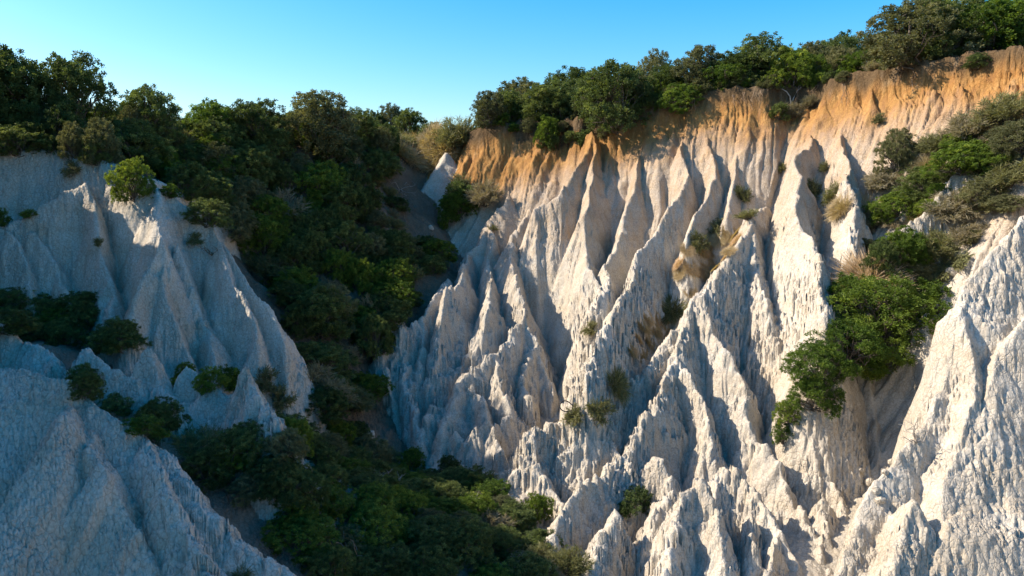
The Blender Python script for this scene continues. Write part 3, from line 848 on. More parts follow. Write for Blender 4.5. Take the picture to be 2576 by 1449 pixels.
def lean(x, y, k, e=0.5):
    nx = (ground(x - e, y) - ground(x + e, y)) / (2 * e); ny = (ground(x, y - e) - ground(x, y + e)) / (2 * e)
    n = Vector((nx, ny, 1)).normalized()
    return Vector((0, 0, 1)).rotation_difference(Vector((0, 0, 1)).lerp(n, k).normalized())

def plant(kind, x, y, z, w, h, label, group=None, tilt=0.0, pick=None):
    pr = PROTO[kind]; pr = pr[prnd.randrange(len(pr)) if pick is None else pick % len(pr)]
    k = {'weed': 0.85, 'dry': 0.8, 'weedgrass': 0.8, 'small': 0.3, 'smalloak': 0.35, 'broom': 0.45, 'bright': 0.3}.get(kind, 0.2)
    rot = (lean(x, y, k) @ Matrix.Rotation(prnd.uniform(0, 6.28), 3, 'Z').to_quaternion()).to_euler()
    if isinstance(pr, tuple):
        e = bpy.data.objects.new(NAME[kind], None); col.objects.link(e)
        e.empty_display_size = 0.2
        link('crown', pr[0], e); link('trunk', pr[1], e)
    else:
        e = link(NAME[kind], pr)
    e.location = (x, y, z); e.rotation_euler = rot
    q = prnd.uniform(0.9, 1.1)
    e.scale = (w * q, w / q, h)
    e['label'] = label; e['category'] = CAT[kind]
    if group:
        e['group'] = group
    PLACED.append((x, y, w))
    return e

def shrub(u, v, wpx, hpx, kind, label, group=None, back=0.0, tilt=0.0, pick=None):
    """a plant whose foot shows at picture position (u, v), sized as it shows there"""
    x, y, z = at(u, v)
    if back:
        r = math.hypot(x, y); x *= 1 + back / r; y *= 1 + back / r; z = ground(x, y)
    dist = y * CP - z * SP
    w = wpx / FPX * dist; h = hpx / FPX * dist
    return plant(kind, x, y, z - 0.05 * h, w, h, label, group, tilt, pick)

def inpoly(u, v, poly):
    c = False; n = len(poly)
    for i in range(n):
        (x1, y1), (x2, y2) = poly[i], poly[(i + 1) % n]
        if (y1 > v) != (y2 > v) and u < (x2 - x1) * (v - y1) / (y2 - y1) + x1:
            c = not c
    return c

def scatter(poly, box, spacing, tries, seed):
    """world-space scatter of standing places over the ground that shows inside a picture outline"""
    rr = random.Random(seed); out = []
    for _ in range(tries):
        x = rr.uniform(box[0], box[1]); y = rr.uniform(box[2], box[3])
        z = ground(x, y)
        u, v = project(x, y, z)
        if not inpoly(u, v, poly):
            continue
        if any((x - a) ** 2 + (y - b) ** 2 < spacing ** 2 for a, b, *_ in out):
            continue
        iu = int(np.clip(u / 4, 0, BW - 1)); iv = int(np.clip(v / 4, 0, BH - 1))
        q = DB[iv, iu]
        if q >= 0 and GY.ravel()[q] < y - 2.5:
            continue
        out.append((x, y, z, u, v))
    return out

def nth(i):
    w = ['first', 'second', 'third', 'fourth', 'fifth', 'sixth', 'seventh', 'eighth', 'ninth', 'tenth', 'eleventh', 'twelfth']
    return w[i] if i < 12 else '%d%s' % (i + 1, 'th' if 10 < (i + 1) % 100 < 14 else {1: 'st', 2: 'nd', 3: 'rd'}.get((i + 1) % 10, 'th'))

def mass(spots, rows, where, kinds, wr, hr, group, rowword):
    """plants a thicket; each label counts its row from the top and its place from the left"""
    spots = sorted(spots, key=lambda s: s[4])
    per = max(1, math.ceil(len(spots) / rows))
    for r in range(rows):
        row = sorted(spots[r * per:(r + 1) * per], key=lambda s: s[3])
        for i, (x, y, z, u, v) in enumerate(row):
            kind, look = kinds[prnd.choices(range(len(kinds)), [k[2] for k in kinds])[0]][:2]
            w = prnd.uniform(*wr); h = prnd.uniform(*hr) * (0.8 + 0.2 * w / wr[1])
            if kind == 'broom':
                h *= 0.85
            plant(kind, x, y, z - 0.08 * h, w, h, '%s %s, %s from the left in %s row' % (look, where, nth(i), rowword[r] if isinstance(rowword, list) else nth(r)), group)

# ------------------------------------------------------------------ vegetation: the plateau rim on the right
G1 = 'shrubs along the cliff rim'
RIM = [
    # u, foot v, width, height, kind, label, back, pick
    (1150, 372, 120, 110, 'broom', 'wispy olive broom beside the saddle, left end of the cliff rim', 0.4, 1),
    (1232, 318, 95, 105, 'grey', 'small grey-green shrub beside the olive broom on the cliff rim', 0.5, 0),
    (1320, 312, 165, 160, 'grey', 'broad grey-green shrub second along the cliff rim from the saddle', 0.9, 1),
    (1430, 305, 170, 175, 'oak', 'dark shrub above the hanging green bushes on the cliff rim', 1.0, 0),
    (1545, 325, 190, 200, 'oak', 'large dark shrub overhanging the cliff rim and shading the clay', 0.3, 1),
    (1500, 262, 150, 140, 'grey', 'grey-green shrub behind the overhanging dark shrub', 2.6, 0),
    (1640, 268, 110, 190, 'grey', 'tall narrow grey shrub standing above its neighbours on the rim', 1.2, 1),
    (1590, 270, 120, 130, 'grey', 'grey shrub between overhanging dark shrub and tall narrow shrub', 2.2, 0),
    (1712, 262, 105, 90, 'bright', 'low bright green shrub leaning over the rim, right of the shaded clay', 0.0, 0),
    (1752, 232, 150, 155, 'grey', 'rounded grey-green shrub just behind the low bright green shrub', 1.1, 0),
    (1830, 225, 120, 110, 'bright', 'green shrub above the left end of the exposed roots', 0.6, 1),
    (1905, 222, 170, 160, 'oak', 'broad green shrub over the white forked branch', 1.0, 2),
    (1990, 215, 120, 140, 'bright', 'upright yellow-green shrub right of the white forked branch', 0.9, 0),
    (2060, 212, 120, 150, 'oak', 'dark upright shrub left of the tall domed pair', 1.0, 1),
    (2125, 205, 150, 170, 'oak', 'domed dense shrub left of the sky notch in the rim', 0.9, 0),
    (2215, 185, 90, 110, 'oak', 'low dark shrub filling the notch beside the big corner shrubs', 1.2, 2),
    (2300, 175, 230, 200, 'grey', 'big domed grey-green shrub right of the sky notch', 1.2, 1),
    (2420, 162, 220, 210, 'grey', 'second big domed shrub from the sky notch, cut by top edge', 1.2, 0),
    (2530, 150, 200, 210, 'bright', 'big green shrub at the top right corner', 1.2, 1),
    (2560, 165, 90, 75, 'bright', 'small dark green bush on ochre soil at right picture edge', 0.1, 0),
    (2455, 178, 60, 45, 'oak', 'small round bush on the bare ochre rim near top right corner', 0.1, 0),
    (2360, 110, 220, 200, 'oak', 'dark shrub behind the big domed shrubs at top right', 3.4, 1),
    (2490, 100, 230, 210, 'bright', 'green shrub behind the big corner shrubs, against the sky', 3.6, 0),
    (1680, 232, 120, 120, 'oak', 'dark shrub behind the low bright green shrub on the rim', 2.6, 0),
    (1860, 205, 150, 130, 'oak', 'dark shrub behind the broad green one over the forked branch', 2.8, 1),
    (2040, 190, 150, 130, 'grey', 'grey-green shrub behind the dark upright one on the rim', 2.8, 0),
    (1380, 285, 140, 130, 'oak', 'dark shrub behind the two left rim shrubs', 2.8, 1),
    (1280, 292, 120, 110, 'oak', 'dark low shrub behind the broad grey-green one near the saddle', 2.6, 2),
]
for (u, v, w, h, k, lb, bk, pk) in RIM:
    shrub(u, v + 10, w * 1.12, h * 0.84, k, lb, G1, back=bk * 0.7, pick=pk)
shrub(1378, 362, 66, 82, 'bright', 'green bush hanging below the rim, left of two', 'bushes hanging on the ochre band', pick=0)
shrub(1392, 368, 52, 48, 'smalloak', 'dark bush tucked under the left hanging green bush', 'bushes hanging on the ochre band')
shrub(1462, 318, 76, 52, 'bright', 'green bush hanging below the rim, right of two', 'bushes hanging on the ochre band', pick=1)
shrub(1956, 296, 52, 44, 'smalloak', 'lone small round bush on the ochre band casting a shadow', None)
shrub(2215, 305, 0.1 + 40, 30, 'weed', 'tiny weed on the pale flutes below the right ochre band')
# the hedge-like scrub just behind the rim
acc = 0.0; nxt = 1.0; hedge = []
for i in range(len(RIDGES[0].p) - 6):
    a, b = RIDGES[0].p[i], RIDGES[0].p[i + 1]; L = math.hypot(b[0] - a[0], b[1] - a[1])
    while nxt < acc + L:
        t = (nxt - acc) / L; off = -prnd.uniform(1.0, 2.4)
        hedge.append((a[0] + (b[0] - a[0]) * t + (b[1] - a[1]) / L * off, a[1] + (b[1] - a[1]) * t - (b[0] - a[0]) / L * off)); nxt += prnd.uniform(1.1, 1.7)
    acc += L
hedge = [p for p in hedge if 1215 < project(p[0], p[1], ground(*p))[0] < 2620]
for k, (px, py) in enumerate(hedge):
    kd = prnd.choice(['grey', 'grey', 'oak', 'oak', 'bright', 'loose'])
    w = prnd.uniform(1.7, 3.0)
    plant(kd, px, py, ground(px, py) - 0.25, w, w * prnd.uniform(0.75, 1.0), '%s in the hedge just behind the cliff rim, %s from the saddle' % ({'grey': 'grey-green shrub', 'oak': 'olive shrub'}.get(kd, 'green shrub'), nth(k)), 'hedge-like shrubs behind the cliff rim')
# low growth right on the rim
GM = 'low bushes along the very edge of the cliff rim'
rimp = RIDGES[0].p
acc = 0.0; k = 0; nxt = 0.6
rim_spots = []
for i in range(len(rimp) - 6):
    a, b = rimp[i], rimp[i + 1]; L = math.hypot(b[0] - a[0], b[1] - a[1])
    while nxt < acc + L:
        t = (nxt - acc) / L
        px, py = a[0] + (b[0] - a[0]) * t, a[1] + (b[1] - a[1]) * t
        nx_, ny_ = (b[1] - a[1]) / L, -(b[0] - a[0]) / L
        off = prnd.uniform(-0.5, 0.25)
        rim_spots.append((px + nx_ * off, py + ny_ * off)); nxt += prnd.uniform(0.8, 1.5)
    acc += L
rim_spots = [p for p in rim_spots if 1190 < project(p[0], p[1], ground(*p))[0] < 2600]
for k, (px, py) in enumerate(rim_spots):
    kd = prnd.choice(['smalloak', 'grey', 'broom', 'broom', 'oak', 'small'])
    if project(px, py, ground(px, py))[0] > 2150 and prnd.random() < 0.5:
        kd = 'broom'
    w = prnd.uniform(0.9, 1.8)
    plant(kd, px, py, ground(px, py) - 0.2, w, w * prnd.uniform(0.55, 0.8), '%s on the very edge of the cliff rim, %s from the saddle' % ({'broom': 'low twiggy broom', 'small': 'low green bush', 'grey': 'low grey bush'}.get(kd, 'low dark bush'), nth(k)), GM)
# saddle
shrub(985, 345, 85, 90, 'grey', 'slender grey-green shrub on the skyline left of the saddle', 'saddle shrubs', back=2.0)
shrub(1035, 350, 100, 80, 'oak', 'dark shrub sloping down to the saddle on the skyline', 'saddle shrubs', back=2.0)
shrub(1085, 345, 70, 45, 'smalloak', 'lowest dark bush on the skyline at the saddle', 'saddle shrubs', back=1.5)
GS = 'dry grass on the saddle'
for i, (u, v, w, h, k) in enumerate([(1000, 372, 60, 46, 'dry'), (1035, 392, 66, 44, 'dry'), (1068, 372, 70, 48, 'dry'), (1095, 400, 60, 44, 'dry'), (1048, 352, 60, 40, 'dry'), (1110, 372, 60, 44, 'dry'),
                                     (985, 352, 44, 40, 'weedgrass'), (1080, 345, 60, 36, 'dry'), (1015, 352, 50, 36, 'weedgrass')]):
    shrub(u, v, w, h, k, 'golden dry grass tuft on the saddle bank, %s of the saddle tufts from the left' % nth(sorted([1000, 1035, 1068, 1095, 1048, 1110, 985, 1080, 1015]).index(u)), GS)

# ------------------------------------------------------------------ vegetation: gully and cliff face
shrub(1152, 545, 105, 82, 'bright', 'round green bush on the bank between gully and cliff', pick=0)
shrub(1160, 500, 90, 60, 'smalloak', 'dark crown behind the round green gully bush')
shrub(1115, 572, 34, 40, 'small', 'little bright bush under the round green gully bush')
shrub(1220, 510, 110, 75, 'broom', 'brown airy broom right of the round green gully bush', pick=0)
shrub(1160, 462, 70, 40, 'weed', 'grey weed patch above the round green gully bush')
shrub(1090, 652, 115, 62, 'bright', 'spreading green bush on top of the first blue pinnacles', pick=1)
shrub(1000, 655, 80, 80, 'oak', 'dark bush at the bottom of the gully', pick=1)
shrub(1236, 578, 34, 16, 'weed', 'tiny weed on the top of the left buttress')
shrub(1862, 492, 56, 44, 'weed', 'lone weed clump halfway up the fluted cliff')
shrub(1965, 420, 34, 32, 'weed', 'small weed clump high on the pale flutes')
shrub(2082, 420, 36, 34, 'weed', 'weed clump on the fluted cliff left of the broom slope')
shrub(2045, 482, 70, 36, 'weed', 'dark weed in the shaded hollow beneath the right spur')
shrub(2110, 495, 80, 55, 'weed', 'olive weed clump beside the shaded hollow')
shrub(2115, 520, 50, 36, 'dry', 'dry tuft beside the shaded hollow on the right spur')
GD = 'weeds on the diagonal ridge'
for (u, v, w, h, k, lb) in [
    (1880, 548, 80, 34, 'weed', 'green weed draped over the ridge summit'), (1800, 580, 90, 46, 'weed', 'olive weed mat left of the ridge summit'),
    (1745, 610, 70, 44, 'weed', 'olive weed mat at the upper left of the dry slope'), 
    
    (1690, 775, 56, 30, 'weedgrass', 'green grass cushion on the ridge notch'),
    
    (1490, 818, 50, 34, 'weed', 'small green weed at the foot of the long central spur'),
    (1500, 1020, 90, 50, 'weed', 'olive weed mat in the shaded hollow beside the black hoop'), (1455, 1040, 70, 50, 'weed', 'brown-green weed right of the black hoop'),
    (1550, 965, 60, 40, 'weedgrass', 'dry green grass on the ledge above the black hoop hollow')]:
    shrub(u, v, w, h, k, lb, GD)
STRAW = [(1700, 650), (1740, 605), (1830, 575), (1865, 585), (1810, 670), (1735, 735), (1700, 700)]
sp = scatter(STRAW, (5, 14, 30, 42), 0.33, 20000, 31)[:30]
mass(sp, 3, 'on the upper ridge slope', [('dry', 'straw grass tuft', 1)], (0.4, 0.8), (0.14, 0.24), 'straw grass on the upper diagonal ridge', ['the top', 'the middle', 'the bottom'])
STRAW2 = [(1625, 790), (1700, 745), (1705, 790), (1650, 870), (1590, 915), (1585, 880)]
sp = scatter(STRAW2, (3, 10, 28, 40), 0.33, 20000, 32)[:20]
mass(sp, 2, 'on the lower ridge slope', [('dry', 'straw grass tuft', 1)], (0.35, 0.7), (0.14, 0.24), 'straw grass on the lower diagonal ridge', ['the upper', 'the lower'])
shrub(1600, 1270, 100, 62, 'smalloak', 'dark green bush in the shade between the front spires')
shrub(1435, 1449, 130, 90, 'broom', 'pale wispy broom at the bottom edge beside the valley thicket', pick=1)

# ------------------------------------------------------------------ vegetation: overgrown slope on the right
GR = 'shrubs on the overgrown right slope'
for (u, v, w, h, k, lb, pk) in [
    (2520, 300, 170, 90, 'broom', 'grey-green broom highest on the right slope', 1), (2440, 350, 150, 90, 'broom', 'pale broom below the highest broom on the right slope', 0),
    (2560, 390, 140, 90, 'grey', 'grey shrub at the right picture edge on the slope', 0), (2420, 430, 180, 90, 'bright', 'bright green shrub in the middle of the right slope', 0),
    (2260, 430, 110, 110, 'grey', 'upright olive shrub at the upper left of the right slope', 0), (2540, 460, 170, 80, 'broom', 'silvery broom at right edge above the near ridge', 1),
    (2230, 470, 120, 60, 'broom', 'brown broom below the upright olive shrub', 0), (2330, 480, 150, 80, 'oak', 'dark shrub left of centre on the right slope', 1),
    (2260, 545, 140, 80, 'bright', 'dark green leafy shrub on the left flank of the slope', 1), (2400, 540, 170, 80, 'broom', 'brown airy broom in the lower middle of the slope', 0),
    (2200, 560, 100, 60, 'broom', 'tan broom on the left border of the right slope', 0), (2470, 520, 130, 80, 'grey', 'grey shrub right of centre on the slope', 1),
    (2260, 640, 130, 100, 'bright', 'green shrub above the big bright bush', 0), (2210, 680, 90, 90, 'oak', 'dark shrub at the lower left of the right slope', 0),
    (2340, 640, 140, 90, 'broom', 'olive broom above the right end of the big bright bush', 1), (2440, 600, 120, 60, 'broom', 'brown broom next to the near ridge crest', 0),
    (2400, 670, 120, 36, 'weed', 'green weed strip along the near ridge crest', 0), (2330, 700, 130, 40, 'weed', 'green weed strip ending at the big bright bush', 0),
    (2480, 430, 120, 70, 'bright', 'green shrub beside the silvery broom', 1), (2360, 380, 120, 60, 'broom', 'thin grey broom at the upper border of the slope', 1)]:
    shrub(u, v, w, h, k, lb, GR, pick=pk)
RS = [(2576, 250), (2470, 300), (2340, 370), (2230, 420), (2185, 520), (2165, 640), (2200, 730), (2330, 710), (2430, 640), (2520, 560), (2576, 500)]
sp = scatter(RS, (12, 32, 24, 42), 0.95, 20000, 21)
print('slope scrub', len(sp))
mass(sp, 5, 'on the right slope', [('broom', 'olive broom', 4), ('weed', 'low olive weed', 2), ('grey', 'grey-green scrub bush', 2), ('bright', 'small green bush', 1.3), ('dry', 'dry grass tuft', 1.5)], (0.9, 1.9), (0.5, 1.0), 'scrub of the overgrown right slope',
     ['the top', 'the second', 'the third', 'the fourth', 'the bottom'])
GB = 'big bright bushes on the spires'
for (u, v, w, h, lb, pk) in [
    (2200, 830, 220, 150, 'largest crown of the big bright bush over the spires', 0), (2290, 800, 190, 120, 'right crown of the big bright bush, touching near ridge', 1),
    (2130, 800, 170, 110, 'upper left crown of the big bright bush', 1), (2120, 910, 190, 120, 'middle crown of the big bright bush', 0),
    (2210, 920, 190, 110, 'lower right crown of the big bright bush', 1), (2050, 960, 150, 110, 'left crown of the big bright bush, over the dark gully', 0),
    (2050, 1020, 120, 80, 'lowest left crown hanging from the big bright bush', 1), (1980, 1060, 70, 60, 'small bright bush in the gully under the big one', 0),
    (1968, 1110, 50, 50, 'smallest bright bush, at the bottom of the spire gully', 1)]:
    shrub(u, v, w * 1.1, h * 1.1, 'loose', lb, GB, pick=pk)

# ------------------------------------------------------------------ vegetation: the dark left hillside
HILL = [(0, 250), (250, 270), (450, 310), (700, 320), (950, 340), (990, 400), (915, 470), (915, 560), (1000, 640), (985, 760), (950, 900), (930, 1060), (810, 1050), (745, 860),
        (640, 650), (545, 560), (420, 462), (290, 410), (0, 378)]
sp = scatter(HILL, (-32, -4, 28, 66), 1.25, 70000, 3)
print('hill shrubs', len(sp))
mass(sp, 9, 'on the dark left hillside', [('oak', 'dark green shrub', 5), ('bright', 'deep green shrub', 2.4), ('grey', 'grey-green shrub', 2.2), ('broom', 'grey airy broom', 1.3)], (1.6, 3.4), (1.3, 2.6), 'shrubs covering the left hillside',
     ['the skyline', 'the second', 'the third', 'the fourth', 'the fifth', 'the sixth', 'the seventh', 'the eighth', 'the lowest'])
GUL = [(940, 430), (985, 430), (1000, 600), (1080, 640), (1100, 690), (1020, 780), (965, 900), (930, 800), (930, 600)]
sp = scatter(GUL, (-14, -2, 34, 62), 1.15, 20000, 13)
print('gully scrub', len(sp))
mass(sp, 4, 'in the narrow gully', [('oak', 'dark bush', 4), ('broom', 'grey broom', 2), ('grey', 'grey-green bush', 1.5)], (1.2, 2.2), (0.8, 1.5), 'scrub in the gully below the saddle', ['the top', 'the second', 'the third', 'the bottom'])
GL = 'tall shrubs on the left skyline'
for (u, v, w, h, k, lb, pk) in [
    (60, 345, 230, 215, 'oak', 'tall dark shrub at the left picture edge on the skyline', 0), (195, 345, 200, 215, 'oak', 'tallest dark shrub on the left skyline', 1),
    (-90, 345, 260, 230, 'oak', 'tall dark shrub cut by the left picture edge', 2),
    (370, 370, 170, 165, 'oak', 'mid green shrub right of the tallest on the left skyline', 0), (530, 370, 150, 135, 'bright', 'rounded green shrub in the middle of the left skyline', 0),
    (640, 372, 170, 130, 'oak', 'dark shrub left of the big domed hillside shrub', 1), (800, 390, 230, 160, 'grey', 'big domed grey-green shrub on the hillside near the gully', 0),
    (900, 375, 130, 100, 'oak', 'dark shrub right of the big domed hillside shrub', 2)]:
    shrub(u, v, w, h, k, lb, GL, pick=pk, back=0.3)
for (u, v, w, h, k, lb) in [(470, 430, 110, 80, 'oak', 'dark bush above the bright cliff-edge bush, toward the hillside'), (550, 440, 130, 90, 'grey', 'grey-green bush on the bare shoulder of the left hill'),
                            (620, 460, 130, 100, 'oak', 'dark bush right of the bare shoulder of the left hill'), (590, 530, 110, 80, 'oak', 'dark bush just above the right end of the shaded cliff'),
                            (660, 560, 120, 90, 'bright', 'deep green bush right of the shaded cliff end'), (520, 395, 120, 80, 'bright', 'green bush below the middle of the left skyline')]:
    shrub(u, v, w, h, k, lb, GL)
shrub(606, 1442, 46, 26, 'weedgrass', 'small rust-brown tuft on the lower flank of the left dome')
GE = 'bushes at the edge of the shaded cliff'
for (u, v, w, h, k, lb, pk) in [
    (65, 375, 100, 80, 'bright', 'green bush on the shaded cliff edge, leftmost', 0), (190, 395, 80, 90, 'grey', 'olive bush on the shaded cliff edge, second from left', 0),
    (245, 405, 80, 75, 'oak', 'dark bush on the shaded cliff edge, third from left', 0), (340, 485, 115, 105, 'bright', 'bright yellow-green bush overhanging the shaded cliff', 1),
    (420, 462, 90, 80, 'bright', 'bright bush right behind the overhanging yellow-green bush', 0), (350, 400, 70, 75, 'grey', 'grey-green bush above the overhanging yellow-green bush', 1),
    (430, 492, 66, 34, 'small', 'low yellow-green bush on the tip of the pointed spur', 0), (185, 418, 60, 34, 'weed', 'dark weed hanging below the shaded cliff edge', 0),
    (75, 545, 46, 18, 'small', 'tiny bright bush on the leftmost pale crest', 0), (8, 560, 44, 44, 'small', 'bright bush at the left picture edge on the crest', 1),
    (495, 605, 50, 20, 'weed', 'small weed on the shaded right flank of the pointed spur', 0), (245, 610, 30, 34, 'weed', 'dark weed in the gully between two pointed spurs', 0),
    (520, 560, 120, 70, 'oak', 'dark bush over the right shoulder of the shaded cliff', 1)]:
    shrub(u, v, w, h, k, lb, GE, pick=pk)

# ------------------------------------------------------------------ vegetation: valley thicket and the strips round the knobs
MID = [(0, 765), (120, 775), (220, 795), (325, 840), (345, 900), (300, 905), (230, 868), (170, 875), (60, 850), (0, 820)]
sp = scatter(MID, (-22, -8, 20, 30), 0.75, 9000, 5)
mass(sp, 2, 'below the shaded cliff', [('oak', 'dark green bush', 5), ('bright', 'deep green bush', 1)], (1.3, 2.0), (0.8, 1.3), 'bushes between the shaded cliff and the knobs', ['the upper', 'the lower'])
STRIP = [(175, 945), (240, 985), (330, 1030), (400, 1060), (430, 1110), (380, 1110), (300, 1060), (215, 1000)]
sp = scatter(STRIP, (-18, -6, 14, 24), 0.8, 9000, 6)
mass(sp, 2, 'between dome and knobs', [('smalloak', 'dark bush', 4), ('oak', 'dense dark bush', 3), ('small', 'green bush', 1)], (0.7, 1.2), (0.45, 0.8), 'bushes behind the left dome', ['the upper', 'the lower'])
VAL = [(400, 1085), (480, 1080), (560, 1090), (690, 1095), (740, 1040), (800, 1080), (900, 1110), (1000, 1150), (1110, 1195), (1220, 1235), (1290, 1310), (1365, 1390), (1380, 1500), (800, 1500), (770, 1400),
       (690, 1290), (560, 1250), (450, 1165)]
sp = scatter(VAL, (-14, 4, 17, 34), 0.95, 40000, 8)
print('valley shrubs', len(sp))
mass(sp, 7, 'in the dark valley thicket', [('oak', 'dark green bush', 5), ('bright', 'green bush', 3.2), ('grey', 'grey-green bush', 1), ('broom', 'grey twiggy broom', 0.9)], (1.3, 2.1), (0.8, 1.35), 'bushes of the valley thicket',
     ['the top', 'the second', 'the third', 'the fourth', 'the fifth', 'the sixth', 'the bottom'])
for (u, v, w, h, k, lb) in [(650, 1125, 120, 75, 'oak', 'dark bush covering the foot of the sunlit knob'), (715, 1150, 120, 80, 'grey', 'grey-green bush right below the sunlit knob'),
                            (600, 1170, 130, 80, 'bright', 'deep green bush below the sunlit knob toward the dome'), (690, 1220, 130, 85, 'oak', 'dark bush at the left border of the valley thicket'),
                            (760, 1250, 130, 85, 'oak', 'dark bush on the clay tongue beside the valley thicket'), (640, 1240, 120, 70, 'grey', 'grey bush on the pale floor behind the dome'),
                            (740, 1320, 120, 80, 'bright', 'green bush at the lower left corner of the thicket')]:
    shrub(u, v, w, h, k, lb, 'bushes of the valley thicket')
GK = 'sunlit bushes by the knobs and the thicket edge'
for (u, v, w, h, k, lb, pk) in [
    (530, 980, 80, 60, 'small', 'bright sunlit bush between the two round knobs', 0), (570, 975, 70, 60, 'small', 'bright sunlit bush left of the sunlit knob', 1),
    (465, 950, 50, 48, 'small', 'small green bush behind the left round knob', 0), (438, 985, 30, 36, 'small', 'tiny bright bush on the left flank of the round knob', 1),
    (660, 960, 90, 50, 'weed', 'olive weed mat draped over the sunlit knob', 0), (700, 1010, 80, 60, 'weed', 'brown weed mat on the right flank of the sunlit knob', 0),
    (640, 1040, 50, 36, 'small', 'bright sprig below the sunlit knob', 0),
    (1220, 1225, 110, 60, 'weed', 'pale green bush at the foot of the pinnacle buttress', 0), (1200, 1300, 110, 75, 'bright', 'sunlit yellow-green bush below the pinnacle buttress', 0),
    (1350, 1300, 80, 75, 'bright', 'sunlit yellow-green bush on the pale clay left of the spires', 1), (1290, 1320, 70, 40, 'bright', 'low sunlit bush beside the one on the clay', 0),
    (1365, 1390, 60, 50, 'small', 'small sunlit bush at the lower right corner of the thicket', 0), (1080, 1260, 80, 50, 'bright', 'sunlit bush on the upper edge of the thicket', 1),
    (980, 860, 36, 34, 'small', 'tiny sunlit bush behind the leftmost pinnacle', 0), (940, 800, 90, 90, 'broom', 'pale dead broom beside the blue pinnacles', 0)]:
    shrub(u, v, w, h, k, lb, GK, pick=pk)

# ------------------------------------------------------------------ small things
def branch_thing(name, label, cat, paths, mat, loc, group=None, sides=6):
    v, f = tube(paths, sides)
    o = link(name, mesh_arrays(name, v, f, mat, True), label=label, category=cat)
    o.location = loc
    if group:
        o['group'] = group
    return o

# roots hanging from the rim
us = [1745, 1782, 1815, 1840, 1868, 1893, 1915, 1940, 1962, 2008, 2030, 2052, 2078, 2098, 2120, 2146, 2170, 2200, 2232, 2262, 2295, 2330, 2372]
for k, u in enumerate(us):
    vt = float(np.interp(u, [1700, 1830, 2000, 2200, 2400], [262, 240, 222, 194, 160])) + prnd.uniform(0, 12)
    x, y, z = at(u, vt)
    r = math.hypot(x, y); tx, ty = -x / r, -y / r
    L = prnd.uniform(0.5, 1.5); paths = []
    for q in range(prnd.choice([1, 2, 2, 3])):
        sx = prnd.uniform(-0.3, 0.3)
        e = (tx * (0.25 + 0.5 * L) + sx, ty * (0.25 + 0.5 * L), -L * prnd.uniform(0.7, 1.0))
        p = kinked((prnd.uniform(-0.05, 0.05), 0, 0.15), e, 7, 0.05)
        paths.append((p, np.linspace(0.022, 0.007, 7)))
        paths.append((kinked(p[3], p[3] + np.array([prnd.uniform(-0.4, 0.4), ty * 0.1, -0.3 * L]), 4, 0.08), np.linspace(0.012, 0.005, 4)))
    branch_thing('hanging_root', 'thin root hanging from the ochre rim, %s root from the left' % nth(k), 'root', paths, M_ROOT, (x + tx * 0.12, y + ty * 0.12, z), 'roots hanging from the cliff rim', 4)
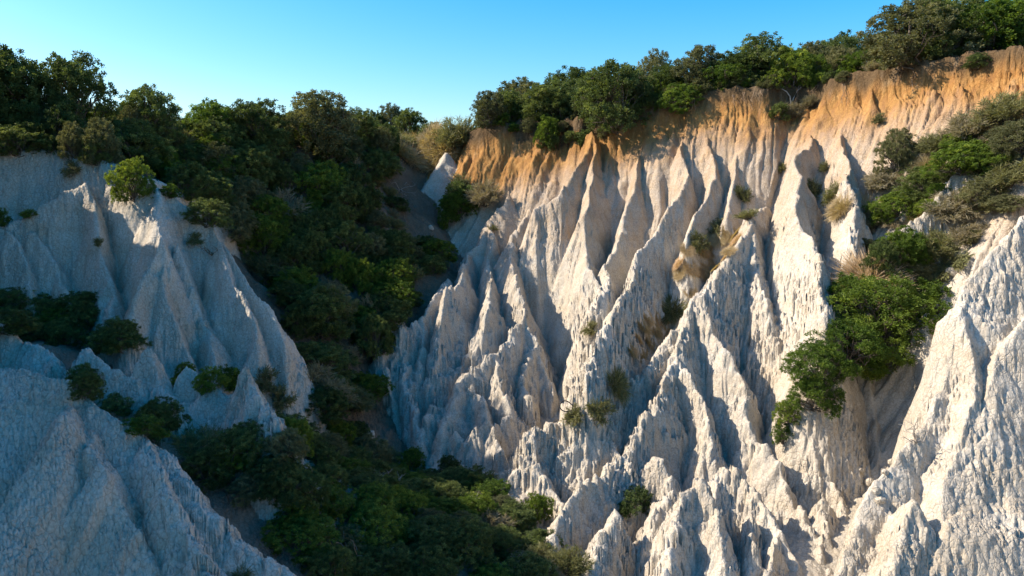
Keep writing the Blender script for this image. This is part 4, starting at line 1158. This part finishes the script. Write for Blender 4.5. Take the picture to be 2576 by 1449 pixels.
# pale forked branch
x, y, z = at(1986, 262)
branch_thing('forked_branch', 'pale forked dead branch leaning on the ochre bank', 'branch', [
    (np.array([(0, 0, -0.2), (-0.03, -0.05, 0.25), (-0.12, -0.1, 0.65), (-0.35, -0.1, 0.95), (-0.75, 0.05, 1.2)]), np.array([0.05, 0.045, 0.04, 0.034, 0.02])),
    (np.array([(-0.03, -0.05, 0.25), (0.12, -0.1, 0.6), (0.3, -0.05, 0.95), (0.62, 0.1, 1.25)]), np.array([0.035, 0.03, 0.024, 0.012])),
    (np.array([(-0.02, -0.04, 0.2), (0.1, -0.14, 0.4), (0.12, -0.1, 0.62)]), np.array([0.02, 0.016, 0.008]))], M_DEAD, (x, y - 0.15, z))
for k, (u, v, sc, lb) in enumerate([(1020, 338, 1.0, 'dark weathered stump with broken branches in the saddle grass'), (1008, 472, 1.3, 'bleached tangle of dead roots in the gully under the saddle'),
                                    (2095, 232, 0.8, 'bare grey branches poking from under the rim shrubs'), (600, 1068, 0.7, 'small bare branch lying on the sunlit knob'),
                                    (395, 1110, 0.8, 'bare stick standing behind the left dome'), (960, 1240, 1.2, 'pale dead branches rising from the valley thicket'),
                                    (2300, 1100, 0.9, 'thin dry vine on the clay left of the near ridge'), (1150, 1290, 1.0, 'bare twigs sticking out of the thicket below the pinnacles'),
                                    (900, 1400, 1.1, 'fallen bare branches at the lower left of the thicket'), (532, 632, 0.6, 'dark twisted root on the right flank of the shaded cliff')]):
    x, y, z = at(u, v); paths = []
    n = 9 if k in (1, 5, 7, 8) else 6
    for q in range(n):
        a = prnd.uniform(0, 6.28); el = prnd.uniform(0.2, 1.3)
        if k == 1:
            el = prnd.uniform(-0.6, 0.9)
        L = sc * prnd.uniform(0.5, 1.1)
        e = np.array((math.cos(a) * math.cos(el) * L, math.sin(a) * math.cos(el) * L - 0.15, math.sin(el) * L))
        p = kinked((0, 0, -0.1), e, 6, 0.07)
        paths.append((p, np.linspace(0.035 if k == 0 else 0.022, 0.006, 6) * (2.0 if (k == 0 and q == 0) else 1)))
        for w_ in range(2):
            paths.append((kinked(p[3 + w_], p[3 + w_] + np.array([prnd.uniform(-0.3, 0.3), prnd.uniform(-0.3, 0.3), prnd.uniform(0, 0.3)]) * sc, 4, 0.08), np.linspace(0.01, 0.004, 4)))
    branch_thing('dead_branch' if k else 'tree_stump', lb, 'branch' if k else 'stump', paths, M_ROOT if k in (0, 9) else M_DEAD, (x, y - 0.1, z), None, 5)
# black hoop in the hollow
x, y, z = at(1425, 1024)
t = np.linspace(0, 2 * math.pi, 40)
ring = np.stack([0.29 * np.cos(t), 0.05 * np.sin(2 * t), 0.22 * np.sin(t)], 1)
hp = branch_thing('hoop', 'thin black hoop lying in the shaded hollow at the cliff foot', 'hoop', [(ring, np.full(40, 0.022))], M_RUBBER, (x - 0.05, y - 0.35, z + 0.16), None, 8)
hp.rotation_euler = (math.radians(-35), 0.2, 0.3)
# fallen clods in the gullies
import bmesh
for k, (u, v, sz) in enumerate([(2160, 1180, 0.16), (2185, 1215, 0.2), (2205, 1235, 0.13), (2225, 1190, 0.11), (2150, 1225, 0.12), (2240, 1160, 0.13), (2215, 1262, 0.16), (2330, 1060, 0.12), (1640, 930, 0.0),
                                (925, 1100, 0.3), (1690, 880, 0.2), (1575, 905, 0.18), (1085, 575, 0.2), (2395, 690, 0.28)]):
    if not sz:
        continue
    x, y, z = at(u, v)
    bm = bmesh.new(); bmesh.ops.create_icosphere(bm, subdivisions=2, radius=sz)
    for vv in bm.verts:
        h_ = math.sin(vv.co.x * 31 + k) * math.cos(vv.co.y * 27 + 2 * k) * math.sin(vv.co.z * 29 + 3 * k)
        vv.co *= 1 + 0.28 * h_; vv.co.z *= 0.72
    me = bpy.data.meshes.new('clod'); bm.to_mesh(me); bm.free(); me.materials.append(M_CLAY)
    o = link('clod', me, label='fallen clay clod %s' % {9: 'at the foot of the shaded pinnacle by the thicket', 10: 'on the ledge of the diagonal ridge', 11: 'half way along the grassy ridge ledge',
             12: 'on the gully bank under the round green bush', 13: 'at the crest of the near right ridge'}.get(k, 'in the gully left of the near ridge, %s of the clods' % nth(k)), category='clod', group='fallen clods')
    o.location = (x, y, z + sz * 0.2); o.rotation_euler = (k, k * 2, k * 3)
